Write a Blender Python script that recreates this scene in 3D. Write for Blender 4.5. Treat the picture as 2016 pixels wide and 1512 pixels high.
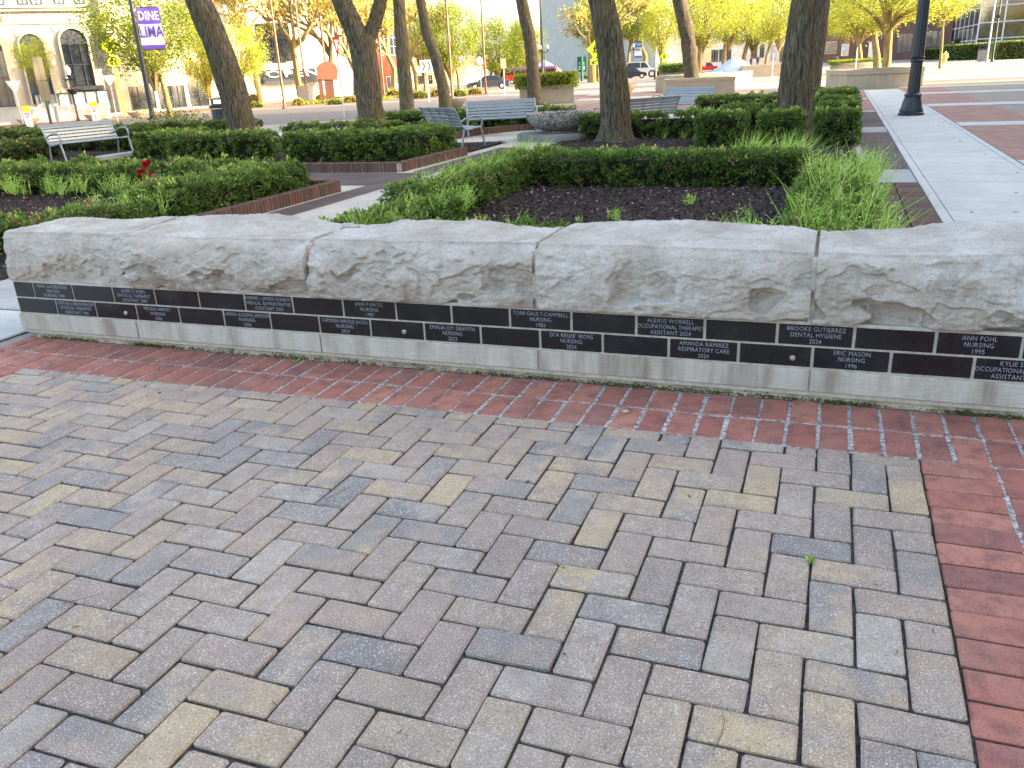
import bpy, math, random
import numpy as np
from mathutils import Vector, Matrix
random.seed(7)
RNG = np.random.default_rng(7)
U = 0.13                      # metres per paving unit (one unit = width of one paver with its joint)

# ------------------------------------------------------------------ camera
scene = bpy.context.scene
for o in list(bpy.data.objects):
    bpy.data.objects.remove(o)
F_PX, CX, CY = 1639.49, 1008.0, 756.0
CAM = np.array([-3.31110631, -18.4467019, 11.87406427])
RC = np.array([[0.93754864, 0.34476794, -0.04623441],
               [0.08145438, -0.34680869, -0.93439227],
               [-0.33818299, 0.87227221, -0.35323287]])
cam_d = bpy.data.cameras.new('camera')
cam_d.sensor_width = 36.0
cam_d.lens = F_PX / 2016 * 36.0
cam_d.clip_start = 0.05
cam_d.clip_end = 3000
cam = bpy.data.objects.new('camera', cam_d)
scene.collection.objects.link(cam)
cm = Matrix(((RC[0][0], -RC[1][0], -RC[2][0], CAM[0] * U),
             (RC[0][1], -RC[1][1], -RC[2][1], CAM[1] * U),
             (RC[0][2], -RC[1][2], -RC[2][2], CAM[2] * U),
             (0, 0, 0, 1)))
cam.matrix_world = cm
scene.camera = cam

# ------------------------------------------------------------------ sky, sun, exposure
SUN_AZ = np.array([0.975, 0.22]); SUN_AZ /= np.linalg.norm(SUN_AZ)   # towards the sun, in plan
SUN_EL = math.radians(15)
world = bpy.data.worlds.new('World'); scene.world = world
world.use_nodes = True
wn = world.node_tree.nodes; wl = world.node_tree.links
sky_n = wn.new('ShaderNodeTexSky'); sky_n.sky_type = 'NISHITA'; sky_n.sun_disc = False
sky_n.sun_elevation = SUN_EL
sky_n.sun_rotation = math.atan2(SUN_AZ[0], SUN_AZ[1])
sky_n.air_density = 0.75; sky_n.dust_density = 3.5; sky_n.ozone_density = 0.0
wn['Background'].inputs[1].default_value = 0.15
wl.new(sky_n.outputs[0], wn['Background'].inputs[0])
sun_d = bpy.data.lights.new('sun', 'SUN'); sun_d.energy = 2.2; sun_d.angle = math.radians(0.53)
sun_d.color = (1.0, 0.87, 0.66)
sun = bpy.data.objects.new('sun', sun_d); scene.collection.objects.link(sun)
sd = Vector((SUN_AZ[0] * math.cos(SUN_EL), SUN_AZ[1] * math.cos(SUN_EL), math.sin(SUN_EL)))
sun.rotation_euler = sd.to_track_quat('Z', 'Y').to_euler()
scene.view_settings.view_transform = 'Standard'
scene.view_settings.look = 'None'
scene.view_settings.gamma = 1.0
scene.view_settings.use_curve_mapping = False
scene.view_settings.exposure = 2.88
scene.cycles.max_bounces = 8
scene.cycles.transparent_max_bounces = 8
scene.cycles.use_denoising = True

# ------------------------------------------------------------------ pixels of the photograph -> directions -> places
def ray(x, y):
    return RC.T @ np.array([(x - CX) / F_PX, (y - CY) / F_PX, 1.0])
def G(x, y, z=0.0):
    d = ray(x, y); return CAM + (z - CAM[2]) / d[2] * d
def onY(x, y, Y):
    d = ray(x, y); return CAM + (Y - CAM[1]) / d[1] * d
def dep(p):
    return float(RC[2] @ (np.asarray(p, float) - CAM))
def ppu(p):
    return F_PX / dep(p)
def proj(p):
    c = RC @ (np.asarray(p, float) - CAM); return CX + F_PX * c[0] / c[2], CY + F_PX * c[1] / c[2]
def view_dir(p):
    v = np.asarray(p, float)[:2] - CAM[:2]; return v / np.linalg.norm(v)

# ------------------------------------------------------------------ noise
def _hash(i, j, k, s):
    h = (i * 374761393 + j * 668265263 + k * 2147483647 + s * 1274126177) & 0xFFFFFFFF
    h = ((h ^ (h >> 13)) * 1274126177) & 0xFFFFFFFF
    return ((h ^ (h >> 16)) & 0xFFFFFF) / float(0xFFFFFF)
def vnoise(P, s=0):
    P = np.asarray(P, float); f = np.floor(P); t = P - f; t = t * t * (3 - 2 * t); f = f.astype(np.int64)
    r = 0
    for a in (0, 1):
        for b in (0, 1):
            for c in (0, 1):
                w = (t[:, 0] if a else 1 - t[:, 0]) * (t[:, 1] if b else 1 - t[:, 1]) * (t[:, 2] if c else 1 - t[:, 2])
                r = r + w * _hash(f[:, 0] + a, f[:, 1] + b, f[:, 2] + c, s)
    return r * 2 - 1
def fbm(P, octv=4, s=0, gain=0.5):
    P = np.asarray(P, float); a = 1.0; r = 0; n = 0
    for o in range(octv):
        r = r + a * vnoise(P * 2 ** o + 17.3 * o, s + o); n += a; a *= gain
    return r / n
def sstep(a, b, x):
    t = np.clip((x - a) / (b - a), 0, 1); return t * t * (3 - 2 * t)

# ------------------------------------------------------------------ objects
def link(o, parent=None):
    scene.collection.objects.link(o)
    if parent is not None: o.parent = parent
    return o
def tag(o, label=None, cat=None, group=None, kind=None):
    if label: o['label'] = label
    if cat: o['category'] = cat
    if group: o['group'] = group
    if kind: o['kind'] = kind
    return o
def thing(name, label, cat, loc=(0, 0, 0), rz=0.0, group=None):
    o = bpy.data.objects.new(name, None); o.empty_display_size = 0.1
    o.location = Vector(loc) * U; o.rotation_euler = (0, 0, rz)
    link(o); return tag(o, label, cat, group)
def np_mesh(name, V, Fq, smooth=False):
    """V (n,3) in units, Fq (m,k) faces all with k corners"""
    V = np.asarray(V, np.float64) * U; Fq = np.asarray(Fq, np.int32); m, k = Fq.shape
    me = bpy.data.meshes.new(name)
    me.vertices.add(len(V)); me.vertices.foreach_set('co', V.ravel())
    me.loops.add(m * k); me.loops.foreach_set('vertex_index', Fq.ravel())
    me.polygons.add(m); me.polygons.foreach_set('loop_start', np.arange(0, m * k, k, dtype=np.int32))
    if smooth: me.polygons.foreach_set('use_smooth', np.ones(m, bool))
    me.update(calc_edges=True); return me
def put(name, me, mat, parent=None, loc=(0, 0, 0), rot=(0, 0, 0), scale=(1, 1, 1)):
    o = bpy.data.objects.new(name, me)
    if mat is not None and not me.materials: me.materials.append(mat)
    o.location = Vector(loc) * U; o.rotation_euler = rot; o.scale = scale
    return link(o, parent)
class MB:
    """collects simple shapes (in units) and builds ONE mesh object"""
    def __init__(s): s.v = []; s.f = []
    def add(s, v, f):
        n = len(s.v); s.v += [tuple(map(float, p)) for p in v]; s.f += [tuple(i + n for i in q) for q in f]; return s
    def box(s, c, d, rz=0.0, bev=0.0):
        x, y, z = d[0] / 2, d[1] / 2, d[2] / 2; co, si = math.cos(rz), math.sin(rz)
        if bev <= 0:
            P = [(a * x, b * y, e * z) for e in (-1, 1) for a, b in ((-1, -1), (1, -1), (1, 1), (-1, 1))]
            Fc = [(3, 2, 1, 0), (4, 5, 6, 7), (0, 1, 5, 4), (1, 2, 6, 5), (2, 3, 7, 6), (3, 0, 4, 7)]
        else:
            b = min(bev, x * .9, y * .9, z * .9); P = []
            for zz, i in ((-z, b), (-z + b, 0), (z - b, 0), (z, b)):
                X, Y = x - i, y - i
                P += [(-X, -Y, zz), (X, -Y, zz), (X, Y, zz), (-X, Y, zz)]
            Fc = [(3, 2, 1, 0), (12, 13, 14, 15)]
            for l in range(3):
                for k in range(4):
                    a = l * 4 + k; e = l * 4 + (k + 1) % 4; Fc.append((a, e, e + 4, a + 4))
        P = [(c[0] + p[0] * co - p[1] * si, c[1] + p[0] * si + p[1] * co, c[2] + p[2]) for p in P]
        return s.add(P, Fc)
    def prism(s, poly, z0, z1):
        n = len(poly)
        return s.add([(p[0], p[1], z0) for p in poly] + [(p[0], p[1], z1) for p in poly],
                     [tuple(range(n - 1, -1, -1)), tuple(range(n, 2 * n))] + [(i, (i + 1) % n, n + (i + 1) % n, n + i) for i in range(n)])
    def slab(s, A, B, C, D, t):
        """quad ABCD (3d) thickened by t along its normal"""
        A, B, C, D = [np.array(q, float) for q in (A, B, C, D)]
        n = np.cross(B - A, D - A); n = n / np.linalg.norm(n) * t
        return s.add([A, B, C, D, A + n, B + n, C + n, D + n], [(3, 2, 1, 0), (4, 5, 6, 7), (0, 1, 5, 4), (1, 2, 6, 5), (2, 3, 7, 6), (3, 0, 4, 7)])
    def tube(s, pts, r, n=8, cap=True):
        V, Fq = tube_arrays(pts, r, n)
        b = len(s.v); s.add(V, [tuple(q) for q in Fq])
        if cap:
            m = len(pts); s.f += [tuple(b + i for i in range(n - 1, -1, -1)), tuple(b + (m - 1) * n + i for i in range(n))]
        return s
    def lathe(s, prof, n=20, c=(0, 0, 0), sx=1, sy=1, flute=0):
        V = []; m = len(prof)
        for (r, z) in prof:
            for k in range(n):
                a = 2 * math.pi * k / n; rr = r * (1 - (flute if k % 2 else 0))
                V.append((c[0] + rr * math.cos(a) * sx, c[1] + rr * math.sin(a) * sy, c[2] + z))
        Fc = [(i * n + k, i * n + (k + 1) % n, (i + 1) * n + (k + 1) % n, (i + 1) * n + k) for i in range(m - 1) for k in range(n)]
        if prof[0][0] > 1e-6: Fc.append(tuple(range(n - 1, -1, -1)))
        if prof[-1][0] > 1e-6: Fc.append(tuple((m - 1) * n + k for k in range(n)))
        return s.add(V, Fc)
    def mesh(s, name, smooth=False):
        me = bpy.data.meshes.new(name)
        me.from_pydata([(a * U, b * U, c * U) for a, b, c in s.v], [], s.f)
        if smooth:
            me.polygons.foreach_set('use_smooth', np.ones(len(me.polygons), bool))
            if hasattr(me, 'set_sharp_from_angle'): me.set_sharp_from_angle(angle=math.radians(40))
        me.update(); return me
    def build(s, name, mat, parent=None, loc=(0, 0, 0), rot=(0, 0, 0), smooth=False, scale=(1, 1, 1)):
        return put(name, s.mesh(name, smooth), mat, parent, loc, rot, scale)
def tube_arrays(pts, r, n=8, bark=None):
    pts = np.asarray(pts, float); m = len(pts); r = np.broadcast_to(np.asarray(r, float), (m,))
    T = np.gradient(pts, axis=0); T /= np.linalg.norm(T, axis=1)[:, None] + 1e-12
    u = np.cross(T[0], [0.0, 0.0, 1.0])
    if np.linalg.norm(u) < 1e-3: u = np.cross(T[0], [0.0, 1.0, 0.0])
    u /= np.linalg.norm(u); V = []
    ang = 2 * np.pi * np.arange(n) / n
    for i in range(m):
        u = u - T[i] * (u @ T[i]); u /= np.linalg.norm(u); w = np.cross(T[i], u)
        rr = r[i] * np.ones(n) if bark is None else r[i] * bark(i, ang)
        V.append(pts[i] + np.outer(np.cos(ang) * rr, u) + np.outer(np.sin(ang) * rr, w))
    V = np.concatenate(V)
    i, k = np.meshgrid(np.arange(m - 1), np.arange(n), indexing='ij'); k2 = (k + 1) % n
    Fq = np.stack([i * n + k, i * n + k2, (i + 1) * n + k2, (i + 1) * n + k], -1).reshape(-1, 4)
    return V, Fq
def copy_tree(o, parent=None):
    c = o.copy(); scene.collection.objects.link(c); c.parent = parent
    for ch in list(o.children): copy_tree(ch, c)
    return c
def text_mesh(txt, size, align='CENTER', width=1.0, depth=0.004, bold=0.0):
    cu = bpy.data.curves.new('text', 'FONT'); cu.body = txt; cu.size = size * U; cu.align_x = align; cu.align_y = 'CENTER'
    cu.extrude = depth * U; cu.resolution_u = 2; cu.offset = bold * U; cu.space_character = 1.05
    ob = bpy.data.objects.new('text', cu); scene.collection.objects.link(ob); ob.scale = (width, 1, 1)
    dg = bpy.context.evaluated_depsgraph_get()
    me = bpy.data.meshes.new_from_object(ob.evaluated_get(dg)); me.transform(Matrix.Diagonal((width, 1, 1, 1)))
    bpy.data.objects.remove(ob); bpy.data.curves.remove(cu); return me

def leaf_mesh_early(name, P, rng, size=.09):
    n = len(P); D = rng.normal(size=(n, 3)) + [0, -.3, .6]; D /= np.linalg.norm(D, axis=1)[:, None]; W = np.cross(D, rng.normal(size=(n, 3))); W /= np.linalg.norm(W, axis=1)[:, None]
    V = np.stack([P, P + D * size * .5 + W * size * .35, P + D * size, P + D * size * .5 - W * size * .35], 1).reshape(-1, 3)
    me = np_mesh(name, V, np.arange(4 * n).reshape(n, 4)); a = me.attributes.new('rnd', 'FLOAT', 'FACE'); a.data.foreach_set('value', rng.uniform(0, .7, n).astype(np.float32)); return me
# ------------------------------------------------------------------ materials
def srgb(r, g, b):
    f = lambda c: ((c / 255 + 0.055) / 1.055) ** 2.4 if c / 255 > 0.04045 else c / 255 / 12.92
    return (f(r), f(g), f(b), 1.0)
class NT:
    def __init__(s, name, rough=0.8, spec=0.3):
        s.m = bpy.data.materials.new(name); s.m.use_nodes = True; s.t = s.m.node_tree; s.n = s.t.nodes; s.l = s.t.links
        s.b = s.n['Principled BSDF']; s.b.inputs['Roughness'].default_value = rough
        s.b.inputs['Specular IOR Level'].default_value = spec
    def node(s, typ, **kw):
        n = s.n.new(typ)
        for k, v in kw.items():
            if k.startswith('i_'):
                key = k[2:]; n.inputs[int(key) if key.isdigit() else key.replace('_', ' ')].default_value = v
            else: setattr(n, k, v)
        return n
    def co(s, scale=(1, 1, 1), typ='Object', shift=True):
        tc = s.node('ShaderNodeTexCoord'); mp = s.node('ShaderNodeMapping'); mp.inputs['Scale'].default_value = tuple(c / U for c in scale)
        s.l.new(tc.outputs[typ], mp.inputs[0])
        if shift:
            oi = s.node('ShaderNodeObjectInfo'); mu = s.node('ShaderNodeMath', operation='MULTIPLY', i_1=37.0)
            s.l.new(oi.outputs['Random'], mu.inputs[0]); s.l.new(mu.outputs[0], mp.inputs['Location'])
        return mp.outputs[0]
    def noise(s, co, scale, detail=4, rough=0.55, dist=0.0):
        n = s.node('ShaderNodeTexNoise'); n.inputs['Scale'].default_value = scale; n.inputs['Detail'].default_value = detail
        n.inputs['Roughness'].default_value = rough; n.inputs['Distortion'].default_value = dist; s.l.new(co, n.inputs['Vector']); return n.outputs['Fac']
    def ramp(s, fac, stops, interp='LINEAR'):
        r = s.node('ShaderNodeValToRGB'); r.color_ramp.interpolation = interp; e = r.color_ramp.elements
        while len(e) < len(stops): e.new(0.5)
        for k, (p, c) in enumerate(stops):
            e[k].position = p; e[k].color = c if isinstance(c, tuple) else (c, c, c, 1)
        s.l.new(fac, r.inputs[0]); return r.outputs[0]
    def mix(s, fac, a, b, mode='MIX'):
        n = s.node('ShaderNodeMix', data_type='RGBA', blend_type=mode)
        for sock, v in ((n.inputs[0], fac), (n.inputs[6], a), (n.inputs[7], b)):
            if hasattr(v, 'is_linked') or hasattr(v, 'links'): s.l.new(v, sock)
            else: sock.default_value = v
        return n.outputs[2]
    def math(s, op, a, b=None):
        n = s.node('ShaderNodeMath', operation=op)
        for i, v in enumerate((a, b)):
            if v is None: continue
            if hasattr(v, 'links'): s.l.new(v, n.inputs[i])
            else: n.inputs[i].default_value = v
        return n.outputs[0]
    def color(s, c):
        if hasattr(c, 'links'): s.l.new(c, s.b.inputs['Base Color'])
        else: s.b.inputs['Base Color'].default_value = c
        return s
    def bump(s, h, dist=0.01, strength=0.6):
        n = s.node('ShaderNodeBump'); n.inputs['Strength'].default_value = strength; n.inputs['Distance'].default_value = dist
        s.l.new(h, n.inputs['Height'])
        prev = s.b.inputs['Normal']
        if prev.is_linked: s.l.new(prev.links[0].from_socket, n.inputs['Normal'])
        s.l.new(n.outputs[0], prev); return s
def plain(name, c, rough=0.6, spec=0.3, metal=0.0, var=0.12, scale=3.0, bump=0.0):
    """a colour with some unevenness and wear"""
    t = NT(name, rough, spec); co = t.co((1, 1, 1)); n = t.noise(co, scale, 5)
    lo = tuple(max(0, x * (1 - var)) for x in c[:3]) + (1,); hi = tuple(min(1, x * (1 + var)) for x in c[:3]) + (1,)
    t.color(t.ramp(n, [(0.3, lo), (0.7, hi)])); t.b.inputs['Metallic'].default_value = metal
    if bump: t.bump(t.noise(co, scale * 6, 4), bump * U, 0.5)
    return t.m
M = {}
def make_materials():
    # concrete pavers: colour of each from its object colour (rgb = first tone) and a second tone by noise
    t = NT('paver_concrete', 0.86, 0.25); co = t.co((1, 1, 1)); oi = t.node('ShaderNodeObjectInfo')
    big = t.noise(co, 0.75, 3, 0.6)
    alt = t.ramp(oi.outputs['Random'], [(0.0, srgb(154, 142, 130)), (0.2, srgb(167, 152, 125)), (0.34, srgb(134, 131, 128)), (0.55, srgb(154, 141, 127)), (0.72, srgb(150, 139, 128)), (0.88, srgb(160, 153, 143)), (1.0, srgb(140, 127, 117))], 'CONSTANT')
    c = t.mix(t.ramp(big, [(0.45, 0.0), (0.58, 0.9)]), oi.outputs['Color'], alt); c = t.mix(1.0, c, (1.19, 1.06, 0.93, 1), 'MULTIPLY')
    gp_ = t.node('ShaderNodeNewGeometry').outputs['Position']; c = t.mix(t.ramp(t.noise(gp_, 1.1, 6, 0.6), [(0.38, 0.32), (0.55, 0.0)]), c, srgb(112, 104, 98)); c = t.mix(t.ramp(t.noise(gp_, 2.7, 7, 0.7), [(0.60, 0.0), (0.75, 0.35)]), c, srgb(196, 186, 176))
    fine = t.noise(co, 24, 4, 0.75)
    c = t.mix(t.ramp(fine, [(0.34, 0.85), (0.47, 0.0)]), c, srgb(78, 70, 63))
    c = t.mix(t.ramp(t.noise(co, 27, 3, 0.7), [(0.55, 0.0), (0.66, 0.85)]), c, srgb(226, 218, 208))
    mid = t.noise(co, 2.3, 5)
    c = t.mix(t.ramp(mid, [(0.35, 0.22), (0.6, 0.0)]), c, srgb(98, 90, 84))
    wear = t.noise(t.co((1, 1, 1), 'Generated'), 3.0, 3)
    t.color(c); t.bump(t.noise(co, 22, 4, 0.7), 0.035 * U, 0.8); t.bump(mid, 0.02 * U, 0.35)
    M['paver'] = t.m
    # red clay brick
    t = NT('red_brick', 0.85, 0.22); co = t.co((1, 1, 1)); oi = t.node('ShaderNodeObjectInfo')
    base = t.ramp(oi.outputs['Random'], [(0.0, srgb(172, 112, 93)), (0.25, srgb(158, 101, 86)), (0.45, srgb(180, 122, 101)), (0.65, srgb(150, 100, 88)), (0.85, srgb(168, 108, 90)), (1.0, srgb(138, 96, 87))])
    n = t.noise(co, 1.6, 5, 0.6)
    c = t.mix(t.ramp(n, [(0.45, 0.0), (0.72, 0.75)]), base, srgb(106, 76, 74))
    st = t.noise(t.co((9, 9, 1.2)), 2.0, 4, 0.65)
    c = t.mix(t.ramp(st, [(0.34, 0.45), (0.5, 0.0)]), c, srgb(84, 52, 48))
    c = t.mix(t.ramp(t.noise(co, 30, 2), [(0.68, 0.0), (0.78, 0.6)]), c, srgb(206, 182, 168))
    gp_ = t.node('ShaderNodeNewGeometry').outputs['Position']; c = t.mix(t.ramp(t.noise(gp_, 1.6, 6, 0.65), [(0.54, 0.0), (0.75, 0.28)]), c, srgb(188, 152, 132))
    t.color(c); t.bump(t.noise(co, 16, 5, 0.7), 0.03 * U, 0.7); M['brick'] = t.m
    # old dark brick (edging and the near strip)
    t = NT('old_brick', 0.9, 0.15); co = t.co((1, 1, 1)); oi = t.node('ShaderNodeObjectInfo')
    base = t.ramp(oi.outputs['Random'], [(0.0, srgb(96, 70, 62)), (0.3, srgb(112, 84, 72)), (0.55, srgb(84, 66, 60)), (0.8, srgb(118, 76, 66)), (1.0, srgb(100, 88, 74))])
    n = t.noise(co, 1.7, 4)
    c = t.mix(t.ramp(n, [(0.4, 0.0), (0.7, 0.8)]), base, srgb(80, 74, 58))
    t.color(c); t.bump(t.noise(co, 9, 4), 0.05 * U, 0.7); M['old_brick'] = t.m
    # joint sand with moss
    t = NT('joint_sand', 0.95, 0.1); co = t.co((1, 1, 1), shift=False)
    c = t.ramp(t.noise(co, 9, 4), [(0.3, srgb(34, 32, 30)), (0.7, srgb(82, 78, 72))])
    c = t.mix(t.ramp(t.noise(co, 0.35, 3), [(0.56, 0.0), (0.70, 0.6)]), c, srgb(64, 72, 38))
    t.color(c); t.bump(t.noise(co, 14, 3), 0.04 * U, 0.8); M['sand'] = t.m
    # pale crumbling grout of the red border
    t = NT('pale_grout', 0.95, 0.1); co = t.co((1, 1, 1), shift=False)
    c = t.ramp(t.noise(co, 7, 5, 0.7), [(0.36, srgb(80, 72, 64)), (0.5, srgb(164, 158, 150)), (0.68, srgb(208, 205, 200))])
    c = t.mix(t.ramp(t.noise(co, 0.5, 3), [(0.52, 0.0), (0.7, 0.7)]), c, srgb(86, 84, 66))
    t.color(c); t.bump(t.noise(co, 9, 4), 0.05 * U, 0.9); M['grout'] = t.m
    # rough limestone
    t = NT('rough_limestone', 0.92, 0.18); co = t.co((1, 1, 1)); bed = t.co((0.55, 0.7, 1.9))
    n1 = t.noise(co, 0.5, 5, 0.6); n2 = t.noise(bed, 1.5, 6, 0.62, 0.5)
    c = t.ramp(n1, [(0.25, srgb(156, 145, 129)), (0.5, srgb(180, 171, 157)), (0.75, srgb(198, 192, 182))])
    c = t.mix(t.ramp(n2, [(0.32, 0.45), (0.5, 0.0)]), c, srgb(148, 132, 114))
    c = t.mix(t.ramp(t.noise(co, 0.9, 3), [(0.62, 0.0), (0.78, 0.5)]), c, srgb(178, 150, 120))
    c = t.mix(t.ramp(t.noise(co, 13, 4, 0.7), [(0.32, 0.6), (0.47, 0.0)]), c, srgb(118, 108, 96))
    st_ = t.noise(t.co((1.5, 1.5, .14)), 1.6, 5, .65); c = t.mix(t.ramp(st_, [(0.34, 0.34), (0.5, 0.0)]), c, srgb(140, 130, 116))
    t.color(c); t.bump(n2, 0.12 * U, 0.5); t.bump(t.noise(co, 5.0, 6, 0.7), 0.12 * U, 0.7); M['stone'] = t.m
    # sawn limestone ledge with damp stains running down
    t = NT('sawn_limestone', 0.75, 0.3); co = t.co((1, 1, 1)); run = t.co((0.8, 0.8, 0.12)); fine = t.co((1.2, 3, 14))
    c = t.ramp(t.noise(run, 1.4, 4, 0.6), [(0.3, srgb(138, 127, 112)), (0.48, srgb(176, 167, 151)), (0.62, srgb(190, 183, 170))])
    c = t.mix(t.ramp(t.noise(fine, 2, 4), [(0.3, 0.35), (0.6, 0.0)]), c, srgb(130, 118, 106))
    t.color(c); t.bump(t.noise(fine, 4, 3), 0.02 * U, 0.4); M['ledge'] = t.m
    # black polished granite
    t = NT('black_granite', 0.12, 0.5); co = t.co((1, 1, 1))
    c = t.ramp(t.noise(co, 14, 4, 0.7), [(0.3, (0.004, 0.004, 0.006, 1)), (0.62, (0.010, 0.010, 0.012, 1)), (0.78, (0.05, 0.05, 0.055, 1))])
    dz = t.noise(co, 1.1, 6, .7); c = t.mix(t.ramp(dz, [(0.5, 0.0), (0.85, 0.035)]), c, srgb(150, 160, 175))
    t.color(c); t.l.new(t.ramp(dz, [(0.35, 0.1), (0.7, 0.32)]), t.b.inputs['Roughness']); M['granite'] = t.m
    M['letters'] = plain('engraved_letters', srgb(150, 152, 158), 0.85, 0.2)
    M['mortar'] = plain('mortar', srgb(176, 168, 152), 0.95, 0.1, var=0.2, scale=4, bump=0.04)
    t = NT('footing_concrete', 0.95, 0.15); co = t.co((1, 1, 1))
    c = t.ramp(t.noise(co, 1.8, 6, 0.65), [(0.3, srgb(128, 112, 90)), (0.6, srgb(188, 173, 148))])
    c = t.mix(t.ramp(t.noise(co, 5.5, 4, 0.7), [(0.3, 0.9), (0.37, 0.0)]), c, srgb(58, 50, 40))
    t.color(c); t.bump(t.noise(co, 6, 6, 0.7), 0.12 * U, 0.8); M['footing'] = t.m
    M['steel'] = plain('brushed_steel', srgb(200, 200, 198), 0.3, 0.5, 1.0, 0.05)
    # concrete
    def conc(name, c, joint=0.0, stain=0.25):
        t = NT(name, 0.9, 0.2); co = t.co((1, 1, 1), shift=False)
        dk = tuple(x * 0.62 for x in c[:3]) + (1,); lt = tuple(min(1, x * 1.12) for x in c[:3]) + (1,)
        cc = t.ramp(t.noise(co, 0.22, 6, 0.6), [(0.3, tuple(x * 0.86 for x in c[:3]) + (1,)), (0.7, lt)])
        cc = t.mix(t.ramp(t.noise(co, 1.3, 5, 0.65), [(0.33, stain), (0.52, 0.0)]), cc, dk)
        cc = t.mix(t.ramp(t.noise(co, 16, 3), [(0.3, 0.3), (0.45, 0.0)]), cc, dk)
        t.color(cc); t.bump(t.noise(co, 12, 5), 0.03 * U, 0.5); return t.m
    M['walk'] = conc('pale_concrete', srgb(186, 181, 170))
    M['concrete'] = conc('grey_concrete', srgb(158, 154, 148))
    M['tan_conc'] = conc('tan_concrete', srgb(176, 158, 130))
    M['warm_conc'] = conc('warm_concrete', srgb(178, 168, 152))
    M['old_conc'] = conc('old_concrete', srgb(128, 124, 116), stain=.5)
    M['asphalt'] = conc('asphalt', srgb(112, 106, 100))
    M['ground'] = conc('plain_ground', srgb(146, 136, 124))
    M['agg'] = None
    t = NT('exposed_aggregate', 0.92, 0.2); co = t.co((1, 1, 1)); vo = t.node('ShaderNodeTexVoronoi'); vo.inputs['Scale'].default_value = 4.5; t.l.new(co, vo.inputs['Vector'])
    c = t.ramp(vo.outputs['Color'], [(0.2, srgb(84, 80, 74)), (0.5, srgb(140, 132, 122)), (0.8, srgb(178, 168, 156))])
    t.color(c); t.bump(vo.outputs['Distance'], -0.12 * U, 0.9); M['agg'] = t.m
    # brick paving far away: pieces too small to tell apart
    def farbrick(name, a, b, sx=2.0, sy=1.0):
        t = NT(name, 0.9, 0.2); co = t.co((1, 1, 1), shift=False); br = t.node('ShaderNodeTexBrick')
        br.inputs['Color1'].default_value = a; br.inputs['Color2'].default_value = b; br.inputs['Mortar'].default_value = tuple(x * 0.55 for x in a[:3]) + (1,)
        br.inputs['Scale'].default_value = 1.0; br.inputs['Brick Width'].default_value = sx; br.inputs['Row Height'].default_value = sy; br.inputs['Mortar Size'].default_value = 0.04
        t.l.new(co, br.inputs['Vector'])
        c = t.mix(t.ramp(t.noise(co, 0.3, 5), [(0.35, 0.5), (0.6, 0.0)]), br.outputs['Color'], tuple(x * 0.6 for x in b[:3]) + (1,))
        t.color(c); t.bump(br.outputs['Fac'], -0.05 * U, 0.6); return t.m
    M['far_red'] = farbrick('red_paving', srgb(166, 126, 108), srgb(150, 110, 95))
    M['far_tan'] = farbrick('tan_paving', srgb(156, 142, 122), srgb(140, 128, 112))
    M['dark_paving'] = farbrick('weathered_dark_paving', srgb(104, 88, 79), srgb(90, 75, 67))
    # soil and mulch
    t = NT('mulch_soil', 0.97, 0.1); co = t.co((1, 1, 1), shift=False)
    c = t.ramp(t.noise(co, 3.2, 6, 0.7), [(0.3, srgb(34, 27, 23)), (0.55, srgb(62, 52, 46)), (0.75, srgb(96, 82, 72))])
    t.color(c); t.bump(t.noise(co, 4, 6, 0.7), 0.25 * U, 1.0); M['soil'] = t.m
    t = NT('bark_chips', 0.95, 0.1); at = t.node('ShaderNodeAttribute', attribute_name='rnd')
    t.color(t.ramp(at.outputs['Fac'], [(0.0, srgb(42, 35, 33)), (0.4, srgb(78, 66, 62)), (0.75, srgb(120, 104, 96)), (1.0, srgb(196, 180, 166))])); M['chips'] = t.m
    # leaves: two-sided, letting light through
    def leaf(name, stops, trans=0.35, rough=0.55):
        t = NT(name, rough, 0.25); at = t.node('ShaderNodeAttribute', attribute_name='rnd')
        c = t.ramp(at.outputs['Fac'], stops); t.color(c)
        tr = t.node('ShaderNodeBsdfTranslucent'); t.l.new(c, tr.inputs[0]); mx = t.node('ShaderNodeMixShader', i_0=trans)
        t.l.new(t.b.outputs[0], mx.inputs[1]); t.l.new(tr.outputs[0], mx.inputs[2]); t.l.new(mx.outputs[0], t.n['Material Output'].inputs[0]); return t.m
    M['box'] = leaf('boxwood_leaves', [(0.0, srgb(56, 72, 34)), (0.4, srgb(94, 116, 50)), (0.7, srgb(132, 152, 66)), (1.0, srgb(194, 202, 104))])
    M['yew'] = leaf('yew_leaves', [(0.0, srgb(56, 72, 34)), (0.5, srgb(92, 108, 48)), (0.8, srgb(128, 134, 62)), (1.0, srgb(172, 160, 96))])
    M['weed'] = leaf('weed_blades', [(0.0, srgb(118, 154, 56)), (0.5, srgb(166, 200, 82)), (1.0, srgb(216, 226, 130))], 0.4)
    M['yellow_leaf'] = leaf('spring_leaves', [(0.0, srgb(116, 130, 40)), (0.5, srgb(160, 166, 56)), (1.0, srgb(204, 198, 84))], 0.45)
    M['green_leaf'] = leaf('young_green_leaves', [(0.0, srgb(82, 106, 30)), (0.5, srgb(122, 138, 40)), (1.0, srgb(172, 170, 58))], 0.42)
    M['bud'] = leaf('tan_buds', [(0.0, srgb(150, 130, 66)), (0.5, srgb(186, 170, 84)), (1.0, srgb(206, 198, 104))], 0.4)
    M['dead'] = leaf('dry_leaves', [(0.0, srgb(110, 84, 56)), (0.5, srgb(150, 124, 84)), (1.0, srgb(190, 168, 120))], 0.3)
    M['petal_red'] = leaf('red_petals', [(0.0, srgb(110, 14, 26)), (1.0, srgb(176, 28, 40))], 0.3)
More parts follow.
